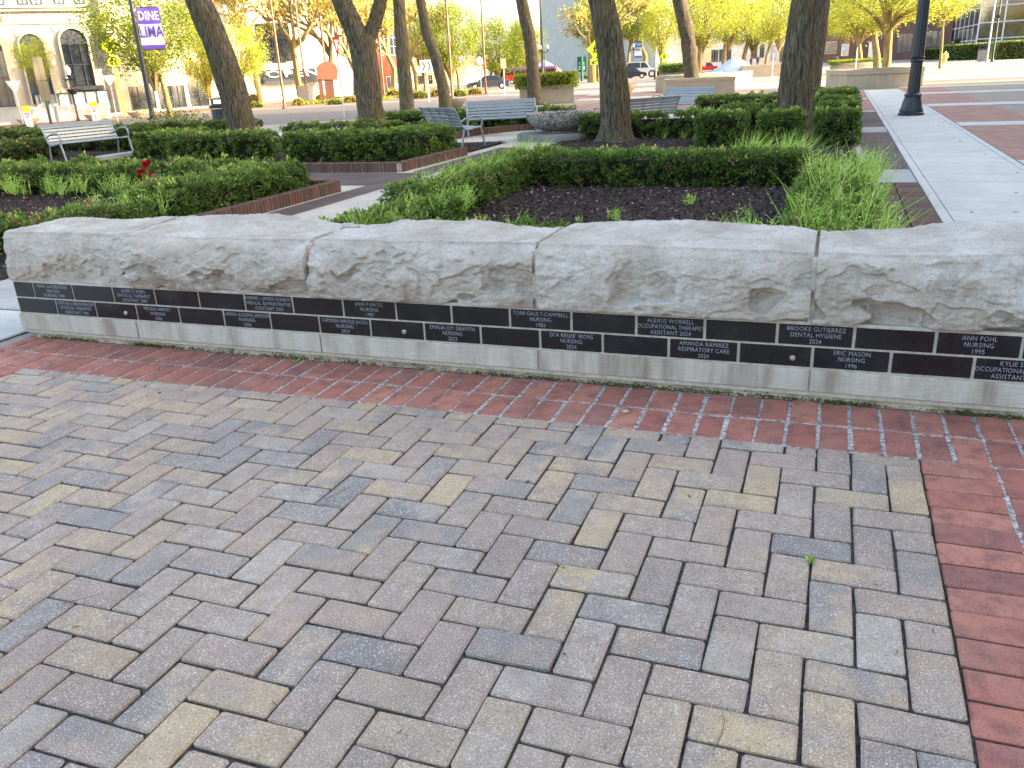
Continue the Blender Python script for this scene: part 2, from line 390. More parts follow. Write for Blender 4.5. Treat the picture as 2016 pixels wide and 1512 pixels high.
    M['petal_white'] = plain('white_petals', srgb(235, 235, 230), 0.6)
    M['core'] = plain('hedge_twigs', srgb(34, 34, 20), 0.95, 0.1, var=0.5, scale=3)
    # bark
    t = NT('locust_bark', 0.95, 0.12); run = t.co((1.6, 1.6, 0.2)); co = t.co((1, 1, 1))
    n = t.noise(run, 2.4, 7, 0.62, 0.8); c = t.ramp(n, [(0.36, srgb(46, 41, 33)), (0.5, srgb(92, 82, 67)), (0.66, srgb(130, 119, 100))])
    c = t.mix(t.ramp(t.noise(co, 0.25, 4), [(0.45, 0.0), (0.7, 0.6)]), c, srgb(92, 86, 44))
    t.color(c); t.bump(n, 0.45 * U, 1.0); M['bark'] = t.m
    t = NT('pale_bark', 0.95, 0.12); run = t.co((1.0, 1.0, 0.2)); n = t.noise(run, 1.6, 6, 0.6)
    t.color(t.ramp(n, [(0.3, srgb(92, 78, 50)), (0.6, srgb(150, 134, 92))])); t.bump(n, 0.3 * U, 0.8); M['bark2'] = t.m
    # metals, paints
    M['bench'] = plain('silver_powder_coat', srgb(134, 139, 139), 0.4, 0.5, 0.3, 0.06)
    M['black_paint'] = plain('black_iron_paint', srgb(30, 33, 38), 0.42, 0.5, 0.0, 0.2)
    M['dark_steel'] = plain('dark_steel', srgb(62, 66, 68), 0.5, 0.5, 0.3, 0.12)
    M['bronze'] = plain('bronze_pole', srgb(122, 88, 66), 0.45, 0.5, 0.3, 0.08)
    M['galv'] = plain('galvanised_steel', srgb(180, 182, 178), 0.5, 0.5, 0.4, 0.06)
    M['green_post'] = plain('green_post_paint', srgb(42, 70, 54), 0.6)
    M['wood_pole'] = plain('weathered_pole', srgb(104, 98, 92), 0.9, 0.1, var=0.25)
    for k, c in dict(white=(226, 226, 222), cream=(222, 210, 184), red=(186, 34, 36), lime=(206, 236, 28), purple=(102, 72, 168), blue=(48, 104, 186), navy=(34, 40, 58), black=(22, 22, 24), green=(26, 96, 70), orange=(124, 84, 64), yellow=(214, 196, 96), brown=(92, 70, 60), silver=(178, 182, 184), charcoal=(54, 58, 64), terracotta=(106, 68, 54), skin=(198, 150, 122), teal=(70, 150, 170), mail=(58, 112, 176), lgrey=(176, 178, 178), olive=(112, 102, 78), plum=(86, 60, 60)).items():
        M[k] = plain(k + '_paint', srgb(*c), 0.5, 0.4, 0, 0.06)
    def wall(name, c, var=0.14, sc=0.12):
        t = NT(name, 0.9, 0.2); co = t.co((1, 1, 1)); n = t.noise(co, sc, 6, 0.6); n2 = t.noise(t.co((1, 1, 0.25)), 0.35, 5, 0.6)
        a = tuple(x * (1 - var) for x in c[:3]) + (1,); b = tuple(min(1, x * (1 + var * .6)) for x in c[:3]) + (1,)
        cc = t.mix(t.ramp(n2, [(0.35, 0.4), (0.55, 0.0)]), t.ramp(n, [(0.3, a), (0.7, b)]), tuple(x * 0.7 for x in c[:3]) + (1,))
        t.color(cc); t.bump(t.noise(co, 3, 4), 0.04 * U, 0.4); return t.m
    M['bank'] = wall('bank_limestone', srgb(176, 165, 143)); M['bank_base'] = wall('grey_granite_base', srgb(152, 152, 150))
    M['white_wall'] = wall('white_render', srgb(228, 222, 208)); M['grey_wall'] = wall('grey_render', srgb(178, 174, 162), .08)
    M['brown_wall'] = wall('brown_cladding', srgb(96, 76, 70)); M['tan_wall'] = wall('tan_stucco', srgb(196, 172, 138))
    M['brick_wall'] = farbrick('red_brick_wall', srgb(150, 84, 62), srgb(132, 70, 54), 1.6, 0.55)
    M['office_wall'] = wall('office_concrete', srgb(166, 160, 150))
    t = NT('window_glass', 0.06, 0.6); co = t.co((1, 1, 1)); t.color(t.ramp(t.noise(co, 0.15, 3), [(0.35, (0.012, 0.015, 0.018, 1)), (0.65, (0.05, 0.055, 0.06, 1))])); t.b.inputs['IOR'].default_value = 1.9; M['glass'] = t.m
    t = NT('pale_window', 0.15, 0.6); co = t.co((1, 1, 1)); t.color(t.ramp(t.noise(co, 0.2, 3), [(0.35, srgb(150, 158, 160)), (0.65, srgb(196, 200, 198))])); M['pale_glass'] = t.m
    M['frame_dark'] = plain('dark_window_frame', srgb(58, 60, 64), 0.5, 0.4)
    M['tarp'] = plain('pale_tarpaulin', srgb(182, 192, 206), 0.6, 0.3, var=0.08, scale=0.3)
    M['car_glass'] = plain('car_glass', srgb(30, 36, 42), 0.08, 0.6)
    M['tyre'] = plain('tyre_rubber', srgb(26, 26, 27), 0.9, 0.2)
make_materials()
# ------------------------------------------------------------------ the setting: ground, paths, paving
def sheet(name, poly, mat, lift, kind='structure', parent=None):
    """flat polygon lying lift*4mm above the ground sheet (poly in units)"""
    z = lift * 0.004 / U
    me = bpy.data.meshes.new(name); me.from_pydata([(p[0] * U, p[1] * U, z * U) for p in poly], [], [tuple(range(len(poly)))]); me.update()
    if me.polygons[0].normal.z < 0: me.flip_normals()
    o = put(name, me, mat, parent)
    if parent is None: o['kind'] = kind
    return o
def rect(x0, x1, y0, y1): return [(x0, y0), (x1, y0), (x1, y1), (x0, y1)]
PLZ = (-37.6, 0.0, 7.65)           # herringbone field: left, right, top edge
BED_Z = -0.55
# ground with a hole where the plaza lies lower than the sheet (pavers stand in it)
gm = MB(); B = 9000.0
hx0, hx1, hy0, hy1 = -41.75, 4.15, -60.0, 11.72
gz = -0.02
gm.add([(-B, -B, gz), (B, -B, gz), (B, B, gz), (-B, B, gz), (hx0, hy0, gz), (hx1, hy0, gz), (hx1, hy1, gz), (hx0, hy1, gz)],
       [(0, 1, 5, 4), (1, 2, 6, 5), (2, 3, 7, 6), (3, 0, 4, 7)])
tag(gm.build('ground', M['ground']), kind='structure')

pav = MB().box(((hx0 + hx1) / 2, (hy0 + hy1) / 2, BED_Z - .3), (hx1 - hx0 + .6, hy1 - hy0 + .6, .6)).build('plaza_pavement', M['sand'])
pav['kind'] = 'structure'
# joint fill: sand in the herringbone field, pale grout in the red border (parts of the pavement)
MB().box(((PLZ[0] + PLZ[1]) / 2, (PLZ[2] - 60) / 2, -.3), (PLZ[1] - PLZ[0], PLZ[2] + 60, .45)).build('joint_sand', M['sand'], pav)
gr = MB()
gr.box(((hx0 + hx1) / 2, (PLZ[2] + hy1) / 2, -.3), (hx1 - hx0, hy1 - PLZ[2], .53))
gr.build('grout', M['grout'], pav)
gr = MB(); gr.box((2.06, (PLZ[2] - 60) / 2, -.31), (.16, PLZ[2] + 60, .56)).box((-39.65, (PLZ[2] - 60) / 2, -.31), (.16, PLZ[2] + 60, .56))
gr.build('grout', M['grout'], pav)
gr = MB(); gr.box((hx1 / 2, (PLZ[2] - 60) / 2, -.34), (hx1, PLZ[2] + 60, .5)).box(((hx0 + PLZ[0]) / 2, (PLZ[2] - 60) / 2, -.34), (PLZ[0] - hx0, PLZ[2] + 60, .5))
gr.build('joint_sand', M['sand'], pav)

def brick_mesh(name, w, d, h, gap, seed, cham=0.045, jit=0.006, rc=0.045):
    r = np.random.default_rng(seed); x, y = w / 2 - gap, d / 2 - gap
    def ring(ins, z):
        X, Y = x - ins, y - ins; c = rc
        P = np.array([(-X + c, -Y), (X - c, -Y), (X, -Y + c), (X, Y - c), (X - c, Y), (-X + c, Y), (-X, Y - c), (-X, -Y + c)])
        return np.c_[P + jp, np.full(8, z)]
    jp = r.normal(0, jit, (8, 2))
    V = np.concatenate([ring(0, -h), ring(0, -cham * .8), ring(cham, 0)])
    V[16:, 2] += r.normal(0, .004, 8)
    Fc = [tuple(range(16, 24))] + [(l * 8 + k, l * 8 + (k + 1) % 8, l * 8 + 8 + (k + 1) % 8, l * 8 + 8 + k) for l in (0, 1) for k in range(8)]
    me = bpy.data.meshes.new(name); me.from_pydata([tuple(p * U) for p in V], [], Fc); me.update(); return me
TONES = [((156, 144, 131), 5), ((152, 139, 129), 4), ((161, 148, 129), 4), ((135, 132, 129), 2.4), ((173, 158, 126), 1.2), ((160, 154, 145), 2), ((152, 138, 124), 2.4), ((141, 131, 122), 2), ((123, 121, 120), 1.2)]
TW = np.cumsum([t[1] for t in TONES]) / sum(t[1] for t in TONES)
def tone(): return srgb(*TONES[int(np.searchsorted(TW, random.random()))][0])
cells = []
for x in range(-40, 1):
    for y in range(-9, 16):
        k = (y - x) % 4
        if k == 2: cells.append((x, y, 2, 1))
        elif k == 3: cells.append((x, y, 1, 2))
rects = []
for (x, y, w, h) in cells:
    x0, x1 = max(x, PLZ[0]), min(x + w, PLZ[1]); Y1, Y0 = min(-y, PLZ[2]), -(y + h)
    if x1 - x0 < .3 or Y1 - Y0 < .3: continue
    c = ((x0 + x1) / 2, (Y0 + Y1) / 2, 0)
    if dep(c) < 5: continue
    qs = [proj((a, b, 0)) for a in (x0, x1) for b in (Y0, Y1)]
    if max(q[0] for q in qs) < -20 or min(q[0] for q in qs) > 2036 or min(q[1] for q in qs) > 1530: 
        if min(q[1] for q in qs) > 1900 or max(q[0] for q in qs) < -500: continue
        vis = False
    else: vis = True
    rects.append((x0, x1, Y0, Y1, c, vis, ppu(c)))
rects.sort(key=lambda r: (-r[5], -r[6]))
cache = {}; extra = MB(); n_ind = 0
for i, (x0, x1, Y0, Y1, c, vis, sc_) in enumerate(rects):
    w, d = round(x1 - x0, 2), round(Y1 - Y0, 2)
    if vis and n_ind < 300:
        key = (w, d, random.randrange(9))
        if key not in cache: cache[key] = brick_mesh('paver', w, d, .5, .033, hash(key) & 0xffff, .045, .011, .05)
        o = put('paver', cache[key], M['paver'], pav, (c[0] + random.gauss(0, .006), c[1] + random.gauss(0, .006), max(-.025, random.gauss(0, .014))), (random.gauss(0, .006), random.gauss(0, .006), random.gauss(0, .006)))
        o.color = tone(); n_ind += 1
    else:
        extra.box((c[0], c[1], -.25), (w - .084, d - .084, .5), bev=.04)
eo = extra.build('paver', M['paver'], pav); eo.color = srgb(150, 141, 131); eo['kind'] = 'stuff'
# red border: two soldier courses along the wall, two columns of stretchers on either side
rb = {}
def red_brick(cx, cy, w, d, gap=.046):
    key = (round(w, 2), round(d, 2), random.randrange(6))
    if key not in rb: rb[key] = brick_mesh('brick', w, d, .5, gap, 900 + len(rb), .05, .012)
    put('brick', rb[key], M['brick'], pav, (cx + random.gauss(0, .008), cy + random.gauss(0, .008), random.gauss(0, .012)), (random.gauss(0, .006), random.gauss(0, .006), random.gauss(0, .006)))
for x in range(-42, 4):
    for r in range(2):
        w = 1.0; cx = x + .5
        if x == -42: w = .75; cx = -41.37
        red_brick(cx, PLZ[2] + 1.0 + 2.02 * r, w, 2.02)
for k in range(26):
    y = PLZ[2] - .5 - k
    for cx in ((1.03, 3.08) if k < 22 else ()):
        if y > -13: red_brick(cx, y, 2.05, 1.0, .024)
    for cx in (-38.62, -40.67):
        if y > -3: red_brick(cx, y, 2.05, 1.0, .024)

# pale concrete walk with slabs on the right and on the left of the plaza
def slab_walk(name, x0, x1, ys, mat, edge=0.0):
    root = sheet(name, rect(x0, x1, ys[0], ys[-1]), M['sand'], 1)
    for a, b in zip(ys[:-1], ys[1:]):
        MB().box(((x0 + x1) / 2, (a + b) / 2, .06), (x1 - x0 - .1, b - a - .14, .14), bev=.05).build('slab', mat, root)
    if edge:
        for a, b in zip(ys[:-1], ys[1:]):
            MB().box((x0 - edge / 2, (a + b) / 2, .075), (edge, b - a - .05, .13), bev=.04).build('edge_strip', mat, root)
            MB().box((x1 + edge / 2, (a + b) / 2, .075), (edge, b - a - .05, .13), bev=.04).build('edge_strip', mat, root)
    return root
slab_walk('right_walk', 5.3, 14.6, [-60, -44, -28, -12, 4, 20, 37.5, 54.5, 70.5, 82.5, 99, 115, 131, 147, 163, 180, 200, 220, 245, 270, 292], M['walk'], .75)
slab_walk('left_walk', -62.0, -42.6, [-60, -42, -24, -8, 10.5, 15.3], M['walk'])
slab_walk('left_back_walk', -62.0, -42.6, [15.45, 23.2], M['concrete'])
# strip of dark weathered brick beside the walk with concrete bands across
yb = [12, 70.2, 80.5, 128, 138.6, 180, 184, 234, 238, 292]
cols = ['dark_paving', 'concrete', 'dark_paving', 'concrete', 'dark_paving', 'walk', 'far_red', 'walk', 'far_red']
for k, cmat in enumerate(cols):
    if cmat == 'dark_paving' and yb[k] < 70:
        continue
    sheet('brick_strip' if 'conc' not in cmat and cmat != 'walk' else 'concrete_band', rect(.4 if k != 1 else -38, 4.45, yb[k], yb[k + 1] - .05), M[cmat], 2)
# the near strip is close enough to show its bricks: each one is built
ds = sheet('near_brick_strip', rect(.15, 4.5, 16.5, 70.1), M['sand'], 1)
dk = {}
for j in range(int((70 - 17) / 1.0)):
    for i in range(2):
        y = 17.2 + j * 1.0
        if y < 27: continue
        key = random.randrange(4)
        if key not in dk: dk[key] = brick_mesh('brick', 2.1, 1.0, .16, .035, 70 + key, .03)
        put('brick', dk[key], M['old_brick'], ds, (1.3 + 2.12 * i, y, .17 + random.gauss(0, .01)), (random.gauss(0, .004), random.gauss(0, .004), 0))
# open square to the right of the walk: tan paving with red edges and pale bands
sheet('right_square', rect(15.5, 160, -60, 330), M['far_tan'], 1)
ybands = [(-20, -13), (27, 34), (81, 88), (137, 144.5), (192.5, 202), (252, 262), (300, 309)]
prev = -60
for a, b in ybands:
    sheet('red_panel', rect(15.6, 28, prev, a), M['far_red'], 2)
    sheet('pale_band', rect(15.6, 160, a, b), M['walk'], 3)
    prev = b
# paths among the beds
sheet('garden_path', rect(-130, 0.0, 17, 200), M['warm_conc'], 1)
def brick_sheet(x0, x1, y0, y1): sheet('brick_path_edge', rect(x0, x1, y0, y1), M['dark_paving'], 2)
brick_sheet(-53.6, -50.2, 24, 80); brick_sheet(-90, -53.7, 68, 79.5)
brick_sheet(-54, -49, 80.5, 112)
# street: sunny roundabout road, brick apron, kerbs
near = [G(-120, 292), G(330, 254), G(520, 246), G(720, 233), G(900, 222), G(1010, 206), G(1130, 200)]
far = [G(1160, 186), G(960, 189), G(850, 197), G(650, 209), G(400, 222), G(200, 238), G(-120, 268)]
sheet('road', [tuple(p[:2]) for p in near + far], M['asphalt'], 1)
apr = [G(-60, 262), G(200, 236), G(400, 219.5), G(650, 206), G(850, 194.5), G(960, 187)]
apr2 = [G(960, 184), G(850, 191), G(650, 202), G(400, 214), G(200, 230), G(-60, 254)]
sheet('brick_apron', [tuple(p[:2]) for p in apr + apr2], M['far_red'], 2)
kb = MB()
def kerb_line(name, pts, w, h, mat):
    for a, b in zip(pts[:-1], pts[1:]):
        a, b = np.array(a[:2]), np.array(b[:2]); d = b - a; L = np.linalg.norm(d)
        MB().box((*(a + b) / 2, h / 2), (L, w, h), math.atan2(d[1], d[0]), bev=.12).build('kerb_stone', mat, name)
kr = sheet('kerb', [tuple(p[:2]) for p in [G(-60, 253.5), G(200, 229.5), G(400, 213.5), G(650, 201.5), G(850, 190.5), G(960, 183.5), G(960, 182.5), G(850, 189.3), G(650, 200.3), G(400, 212.3), G(200, 228.3), G(-60, 252.3)]], M['walk'], 2)
kerb_line(kr, [G(-60, 253), G(100, 238), G(200, 229), G(300, 220.5), G(400, 213), G(520, 207), G(650, 201), G(750, 195), G(850, 190), G(960, 183)], 3.0, 1.0, M['walk'])
# right: sunny street beyond the square
sheet('cross_street', [(-60, 345), (420, 345), (900, 470), (900, 560), (60, 440), (-60, 420)], M['warm_conc'], 1)
sheet('street_brick_band', [(-140, 300), (-5, 330), (-5, 342), (-150, 330)], M['far_red'], 2)
sheet('sunny_brick_band', [(20, 346), (420, 346), (420, 372), (24, 372)], M['far_red'], 2)
sheet('pale_street_band', [(20, 332), (420, 332), (420, 345), (24, 345)], M['tan_conc'], 2)
sheet('plaza_brick', [tuple(G(*q)[:2]) for q in [(1000, 214), (1150, 206), (1290, 192), (1520, 184), (1600, 186), (1600, 200), (1300, 214), (1000, 228)]], M['far_red'], 2)
# ------------------------------------------------------------------ memorial wall
WF = 11.65      # plaque plane
WBK = 15.4      # back of the wall
wall = thing('memorial_wall', 'low rough limestone memorial wall with two rows of black granite plaques', 'wall', (-18, 13.5, 0))
WL = Vector((-18, 13.5, 0))
def wput(o):     # children keep coordinates of the place
    o.location = o.location - WL * U; return o
back_x = np.array([-42, -41.6, -39.1, -37.1, -34.7, -32.5, -30.0, -28.2, -26.6, -24.4, -23.3, -22.2, -21.2, -19.6, -17.2, -15.6, -14.2, -13.7, -13.3, -11.7, -9.6, -7.6, -5.7, -4.5, -3.6, -2.7, -2.0, -0.6, 0.6, 1.9, 3.1, 8, 20])
back_z = np.array([5.5, 5.57, 5.53, 5.50, 5.64, 5.77, 5.90, 5.97, 5.75, 5.50, 5.45, 5.53, 5.69, 5.73, 5.66, 5.51, 5.45, 5.52, 5.74, 5.83, 5.88, 5.81, 5.74, 5.68, 5.53, 5.60, 5.67, 5.66, 5.9, 5.98, 5.95, 5.8, 5.8])
fr_x = np.array([-42, -33.9, -29.5, -23.8, -19.3, -13.7, -8.9, -3.6, -.5, 2.6, 20]); fr_z = np.array([5.42, 5.5, 5.42, 5.47, 5.5, 5.55, 5.54, 5.5, 5.47, 5.6, 5.6])
def terr(n, k, s=0.16):
    q = n * k; f = np.floor(q); return (f + sstep(0.5 - s, 0.5 + s, q - f)) / k
def stone_block(x0, x1, seed):
    res = 0.05; nx = max(12, int((x1 - x0) / res)); xs = np.linspace(x0, x1, nx)
    zb = 3.03; nf, ntp, nb = 58, 70, 8
    V = []
    for t in np.linspace(0, 1, nf): V.append((0, t))
    for t in np.linspace(0, 1, ntp)[1:]: V.append((1, t))
    for t in np.linspace(0, 1, nb)[1:]: V.append((2, t))
    rows = len(V); P = np.zeros((rows, nx, 3)); N = np.zeros((rows, nx, 3))
    zf = np.interp(xs, fr_x, fr_z) + .07 * fbm(np.c_[xs * .8, 0 * xs, 0 * xs + seed], 4, 55); zk = np.interp(xs, back_x, back_z); zk = np.convolve(np.pad(zk, 2, 'edge'), np.ones(5) / 5, 'valid')
    for r, (side, t) in enumerate(V):
        P[r, :, 0] = xs
        if side == 0: bl = [.42, .1, .42, .34, .22, .36][seed % 6]; P[r, :, 1] = WF + .02 - bl * math.sin(math.pi * min(1, max(0, .08 + t * .95))) ** .8 + .17 * float(sstep(.6, 1.0, t)); P[r, :, 2] = zb + t * (zf - zb); N[r] = (0, -1, 0)
        elif side == 1:
            e = t * t * (3 - 2 * t) * .6 + t * .4
            P[r, :, 1] = WF + .20 + t * (WBK - WF - .14); P[r, :, 2] = zf + (zk - zf) * e; N[r] = (0, 0, 1)
        else: P[r, :, 1] = WBK + .06; P[r, :, 2] = zk + t * (zb - zk); N[r] = (0, 1, 0)
    Q = P.reshape(-1, 3); sh = np.array([seed * 7.7, 0, seed * 3.1])
    side = np.repeat([v[0] for v in V], nx); tt = np.repeat([v[1] for v in V], nx)
    fq = [.8, 1.25, .85, 1.0, .7, 1.1][seed % 6]; Qw = Q * fq + .25 * np.stack([vnoise(Q * .9 + sh, 3), vnoise(Q * .9 + sh, 4), vnoise(Q * .9 + sh, 5)], 1)
    n_lo = fbm(Qw * [.3, .5, .45] + sh, 3, seed); n_mid = fbm(Qw * [.55, .8, .7] + sh, 4, seed + 9); n_hi = fbm(Q * [2.4, 2.4, 2.8] + sh, 5, seed + 5, .6)
    n_xh = fbm(Q * [5.5, 5.5, 8.0] + sh, 3, seed + 15, .65)
    n_c = fbm(Qw * [.55, .8, .9] + sh + 40, 3, seed + 21)
    sm = .45 if seed == 1 else 1.0
    chips = -.34 * sstep(.03, .075, n_c) - .22 * sstep(.2, .24, n_c)          # flakes broken off, with a sharp upper edge
    lowpart = sstep(.15, .75, 1 - tt)
    front = ([.5, .3, .55, .4, .25, .45][seed % 6] * n_lo + [.3, .36, .3, .42, .24, .34][seed % 6] * terr(n_mid, 3.0, .10) + .09 * n_hi + .055 * n_xh + .20) * sm + chips * lowpart * sm
    edge = sstep(0, .05, tt + .02)
    top = .10 * n_lo + .13 * terr(n_mid, 4.5, .25) + .06 * n_hi + .035 * n_xh
    d = np.where(side == 0, front * (.5 + .5 * edge) * (1 - .7 * sstep(.88, 1.0, tt)), np.where(side == 1, top * sstep(0, .1, tt + .02), front * .4))
    D = Q + N.reshape(-1, 3) * d[:, None]
    # broken arris along the front top edge
    pu = .04 + .24 * np.clip(fbm(Q * [1.1, 0, 0] + sh * [1, 0, 1], 4, 31, .6), -.25, 1)
    D[:, 1] += pu * np.where(side == 0, sstep(.84, 1, tt), np.where(side == 1, 1 - tt, 0))
    D[:, 0] += np.where((Q[:, 0] > x0 + .05) & (Q[:, 0] < x1 - .05), 0, 0)
    i, k = np.meshgrid(np.arange(rows - 1), np.arange(nx - 1), indexing='ij')
    Fq = np.stack([i * nx + k, i * nx + k + 1, (i + 1) * nx + k + 1, (i + 1) * nx + k], -1).reshape(-1, 4)
    # end caps
    capV = []; capF = []; base = len(D)
    for col, flip in ((0, False), (nx - 1, True)):
        ids = [r * nx + col for r in range(rows)]
        c = D[ids].mean(0); capV.append(c); ci = base + len(capV) - 1
        for a, b in zip(ids[:-1], ids[1:]): capF.append((ci, b, a, a) if not flip else (ci, a, b, b))
    D = np.concatenate([D, np.array(capV)])
    me = bpy.data.meshes.new('stone_block')
    fl = [tuple(q) for q in Fq] + [q[:3] for q in capF]
    me.from_pydata([tuple(p * U) for p in D], [], fl)
    sm = np.ones(len(fl), bool); sm[len(Fq):] = False
    me.polygons.foreach_set('use_smooth', sm); me.update()
    return wput(put('stone_block', me, M['stone'], wall))
joints = [-42.0, -34.05, -23.87, -13.72, -3.55, 6.7, 16.9]
for k in range(6): stone_block(joints[k] + .06, joints[k + 1] - .06, k + 1)
# mortar core showing in every joint; the rows above the plaques
core = MB(); core.box((-12.55, 13.55, 1.65), (58.8, 3.88, 2.75)); core.box((-12.5, 13.9, 4.0), (58.6, 2.4, 2.1))
core.box((-12.55, 13.56, 3.0), (58.7, 3.96, .12))
wput(core.build('mortar_core', M['mortar'], wall))
for k in range(1, 6):
    j = joints[k]; wput(MB().box((j, 13.46, 4.16), (.2, 4.02, 2.34)).build('joint', M['mortar'], wall))
# ledge stones and footing
lj = [-42.05, -34.3, -23.93, -13.75, -3.43, 6.8, 16.9]
for a, b in zip(lj[:-1], lj[1:]): wput(MB().box(((a + b) / 2, 13.5, .86), (b - a - .07, 3.95, .84), bev=.03).build('ledge_stone', M['ledge'], wall))
fx = np.linspace(-41.4, 16.6, 260); fv = []
for x in fx:
    for (yy, zz) in ((11.72, 0.0), (11.76, .2), (11.8, .43)): fv.append((x, yy, zz))
fv = np.array(fv); fv[:, 1] += .07 * fbm(fv * [1.1, 1, 3], 4, 77) - np.where(fv[:, 2] < .1, .05, 0)
nf_ = len(fx); fF = [(i * 3 + j, (i + 1) * 3 + j, (i + 1) * 3 + j + 1, i * 3 + j + 1) for i in range(nf_ - 1) for j in range(2)]
fb = MB(); fb.add(fv, fF); fb.box((-12.4, 13.6, .215), (57.9, 3.5, .43)); wput(fb.build('footing', M['footing'], wall))
# plaques with engraved names
R1 = ['', 'MARC AUGSBURGER|MBA BSN|NURSING 1988', '', 'ADAM D SPIERS|PHYSICAL THERAPIST|ASSISTANT 2000', '', '', 'BONNIE L (SPIERS) RONDOT|MEDICAL ADMINISTRATIVE|ASSISTANT 2003', '', 'JANE P KRITES|NURSING|1987', '', '', 'TONI GAULT-CAMPBELL|NURSING|1983', '', 'ALEXUS WORRELL|OCCUPATIONAL THERAPIST|ASSISTANT 2024', '', 'BROOKE GUTIERREZ|DENTAL HYGIENE|2024', '', 'ANN POHL|NURSING|1995', '', '', '', '', '', '']
R2 = ['', 'CYNTHIA S BRANDEHOFF|PHYSICAL THERAPIST|ASSISTANT 1986', '*', 'MELISSA HARVEY|NURSING|2006', '', 'LARISSA (LIGGINS) SIMPSON|NURSING|2006', '', 'CAMDEN NIKOLE JACKS|NURSING|2024', '*', 'EMALIA JOY GRIFFITH|NURSING|2023', '', "DI'A RENEE' IRONS|NURSING|2024", '', 'AMANDA RAMIREZ|RESPIRATORY CARE|2024', '*', 'ERIC MASON|NURSING|1996', '', 'KYLIE SHA  |OCCUPATIONAL THERAPIST|ASSISTANT 2024', '', '', '', '', '', '']
pmesh = {}
def plaque(x0, x1, z0, z1, txt):
    w = round(x1 - x0 - .11, 3); h = z1 - z0
    if (w, h) not in pmesh: pmesh[(w, h)] = MB().box((0, 0, 0), (w, .14, h), bev=.012).mesh('plaque')
    cx, cz = (x0 + x1) / 2, (z0 + z1) / 2
    o = wput(put('plaque', pmesh[(w, h)], M['granite'], wall, (cx, WF - .015, cz), (random.gauss(0, .004), 0, 0)))
    if txt and txt != '*':
        ln = txt.split('|'); ms = MB()
        vs = []; fs = []
        for i, s in enumerate(ln):
            me = text_mesh(s, .235, width=.86 if len(s) < 22 else .80, depth=.003, bold=-.003)
            n = len(vs); vs += [(v.co.x / U, 0.0 - v.co.z / U, v.co.y / U + (1 - i) * .228) for v in me.vertices]
            fs += [tuple(q + n for q in p.vertices) for p in me.polygons]; bpy.data.meshes.remove(me)
        me = bpy.data.meshes.new('engraved_text'); me.from_pydata([(a * U, b * U, c * U) for a, b, c in vs], [], fs); me.update()
        put('engraved_text', me, M['letters'], o, (0.02, -.074, .0))
    if txt == '*':
        kn = MB().lathe([(.115, 0), (.115, .03), (.09, .06), (.06, .065), (.055, .05), (0, .05)], 16); 
        # a round steel stud
        q = kn.build('steel_stud', M['steel'], o, (.62 if x0 < -30 else (.62 if x0 > -10 else .35), -.07, -.06), (math.pi / 2, 0, 0), smooth=True)
S0 = 2.565
e1 = [-41.92, -40.6] + [-37.99 + S0 * i for i in range(22)]
e2 = [-41.92, -39.33] + [-36.74 + S0 * i for i in range(21)]
for i in range(len(e1) - 1):
    if e1[i] < 15: plaque(e1[i], e1[i + 1], 2.19, 2.925, R1[i] if i < len(R1) else '')
for i in range(len(e2) - 1):
    if e2[i] < 15: plaque(e2[i], e2[i + 1], 1.37, 2.105, R2[i] if i < len(R2) else '')
# small loose flake of stone on the wall top, moss along the foot, a pebble
fl = MB().lathe([(.0, 0), (.34, .02), (.36, .1), (.2, .16), (0, .17)], 9, sx=1.2, sy=.7)
tag(fl.build('stone_flake', M['stone'], None, (-23.6, 14.6, 5.47), (0.05, .08, .3)), 'loose flat flake of limestone lying on top of the wall', 'stone')
tag(MB().lathe([(0, 0), (.1, .02), (.11, .06), (.05, .1), (0, .1)], 7, sx=1.3).build('pebble', M['mortar'], None, tuple(np.array(G(1232, 812)) + [0, 0, .0]), (0, 0, .6)), 'tan pebble lying on the red border bricks', 'pebble')

# moss and dirt gathered along the foot of the wall
rgm = np.random.default_rng(12); mx_ = rgm.uniform(-41, 16, 9000); keep = fbm(np.c_[mx_ * .5, 0 * mx_, 0 * mx_], 3, 6) + .35 * rgm.normal(size=9000) > .05; mx_ = mx_[keep]
mp = np.c_[mx_, 11.66 + rgm.normal(size=len(mx_)) * .035, np.abs(rgm.normal(size=len(mx_))) * .05 + .01]
mo_ = put('moss', leaf_mesh_early('moss', mp, rgm), M['yew'], wall); mo_.location = mo_.location - WL * U; mo_['kind'] = 'stuff'
# ------------------------------------------------------------------ foliage tools
def leaf_mesh(name, P, D, size, aspect=.55, tip=None, rng=RNG):
    """one small rhombic leaf per point P pointing along D"""
    n = len(P); D = D / (np.linalg.norm(D, axis=1)[:, None] + 1e-9)
    A = rng.normal(size=(n, 3)); W = np.cross(D, A); W /= np.linalg.norm(W, axis=1)[:, None] + 1e-9
    s = (size * rng.uniform(.65, 1.3, n))[:, None]
    mid = P + D * s * .5; cup = np.cross(W, D) * s * .08
    V = np.stack([P, mid + W * s * aspect * .5 + cup, P + D * s, mid - W * s * aspect * .5 + cup], 1).reshape(-1, 3)
    me = np_mesh(name, V, np.arange(4 * n).reshape(n, 4))
    a = me.attributes.new('rnd', 'FLOAT', 'FACE')
    r = rng.uniform(0, 1, n) if tip is None else np.clip(tip, 0, 1)
    a.data.foreach_set('value', r.astype(np.float32)); return me
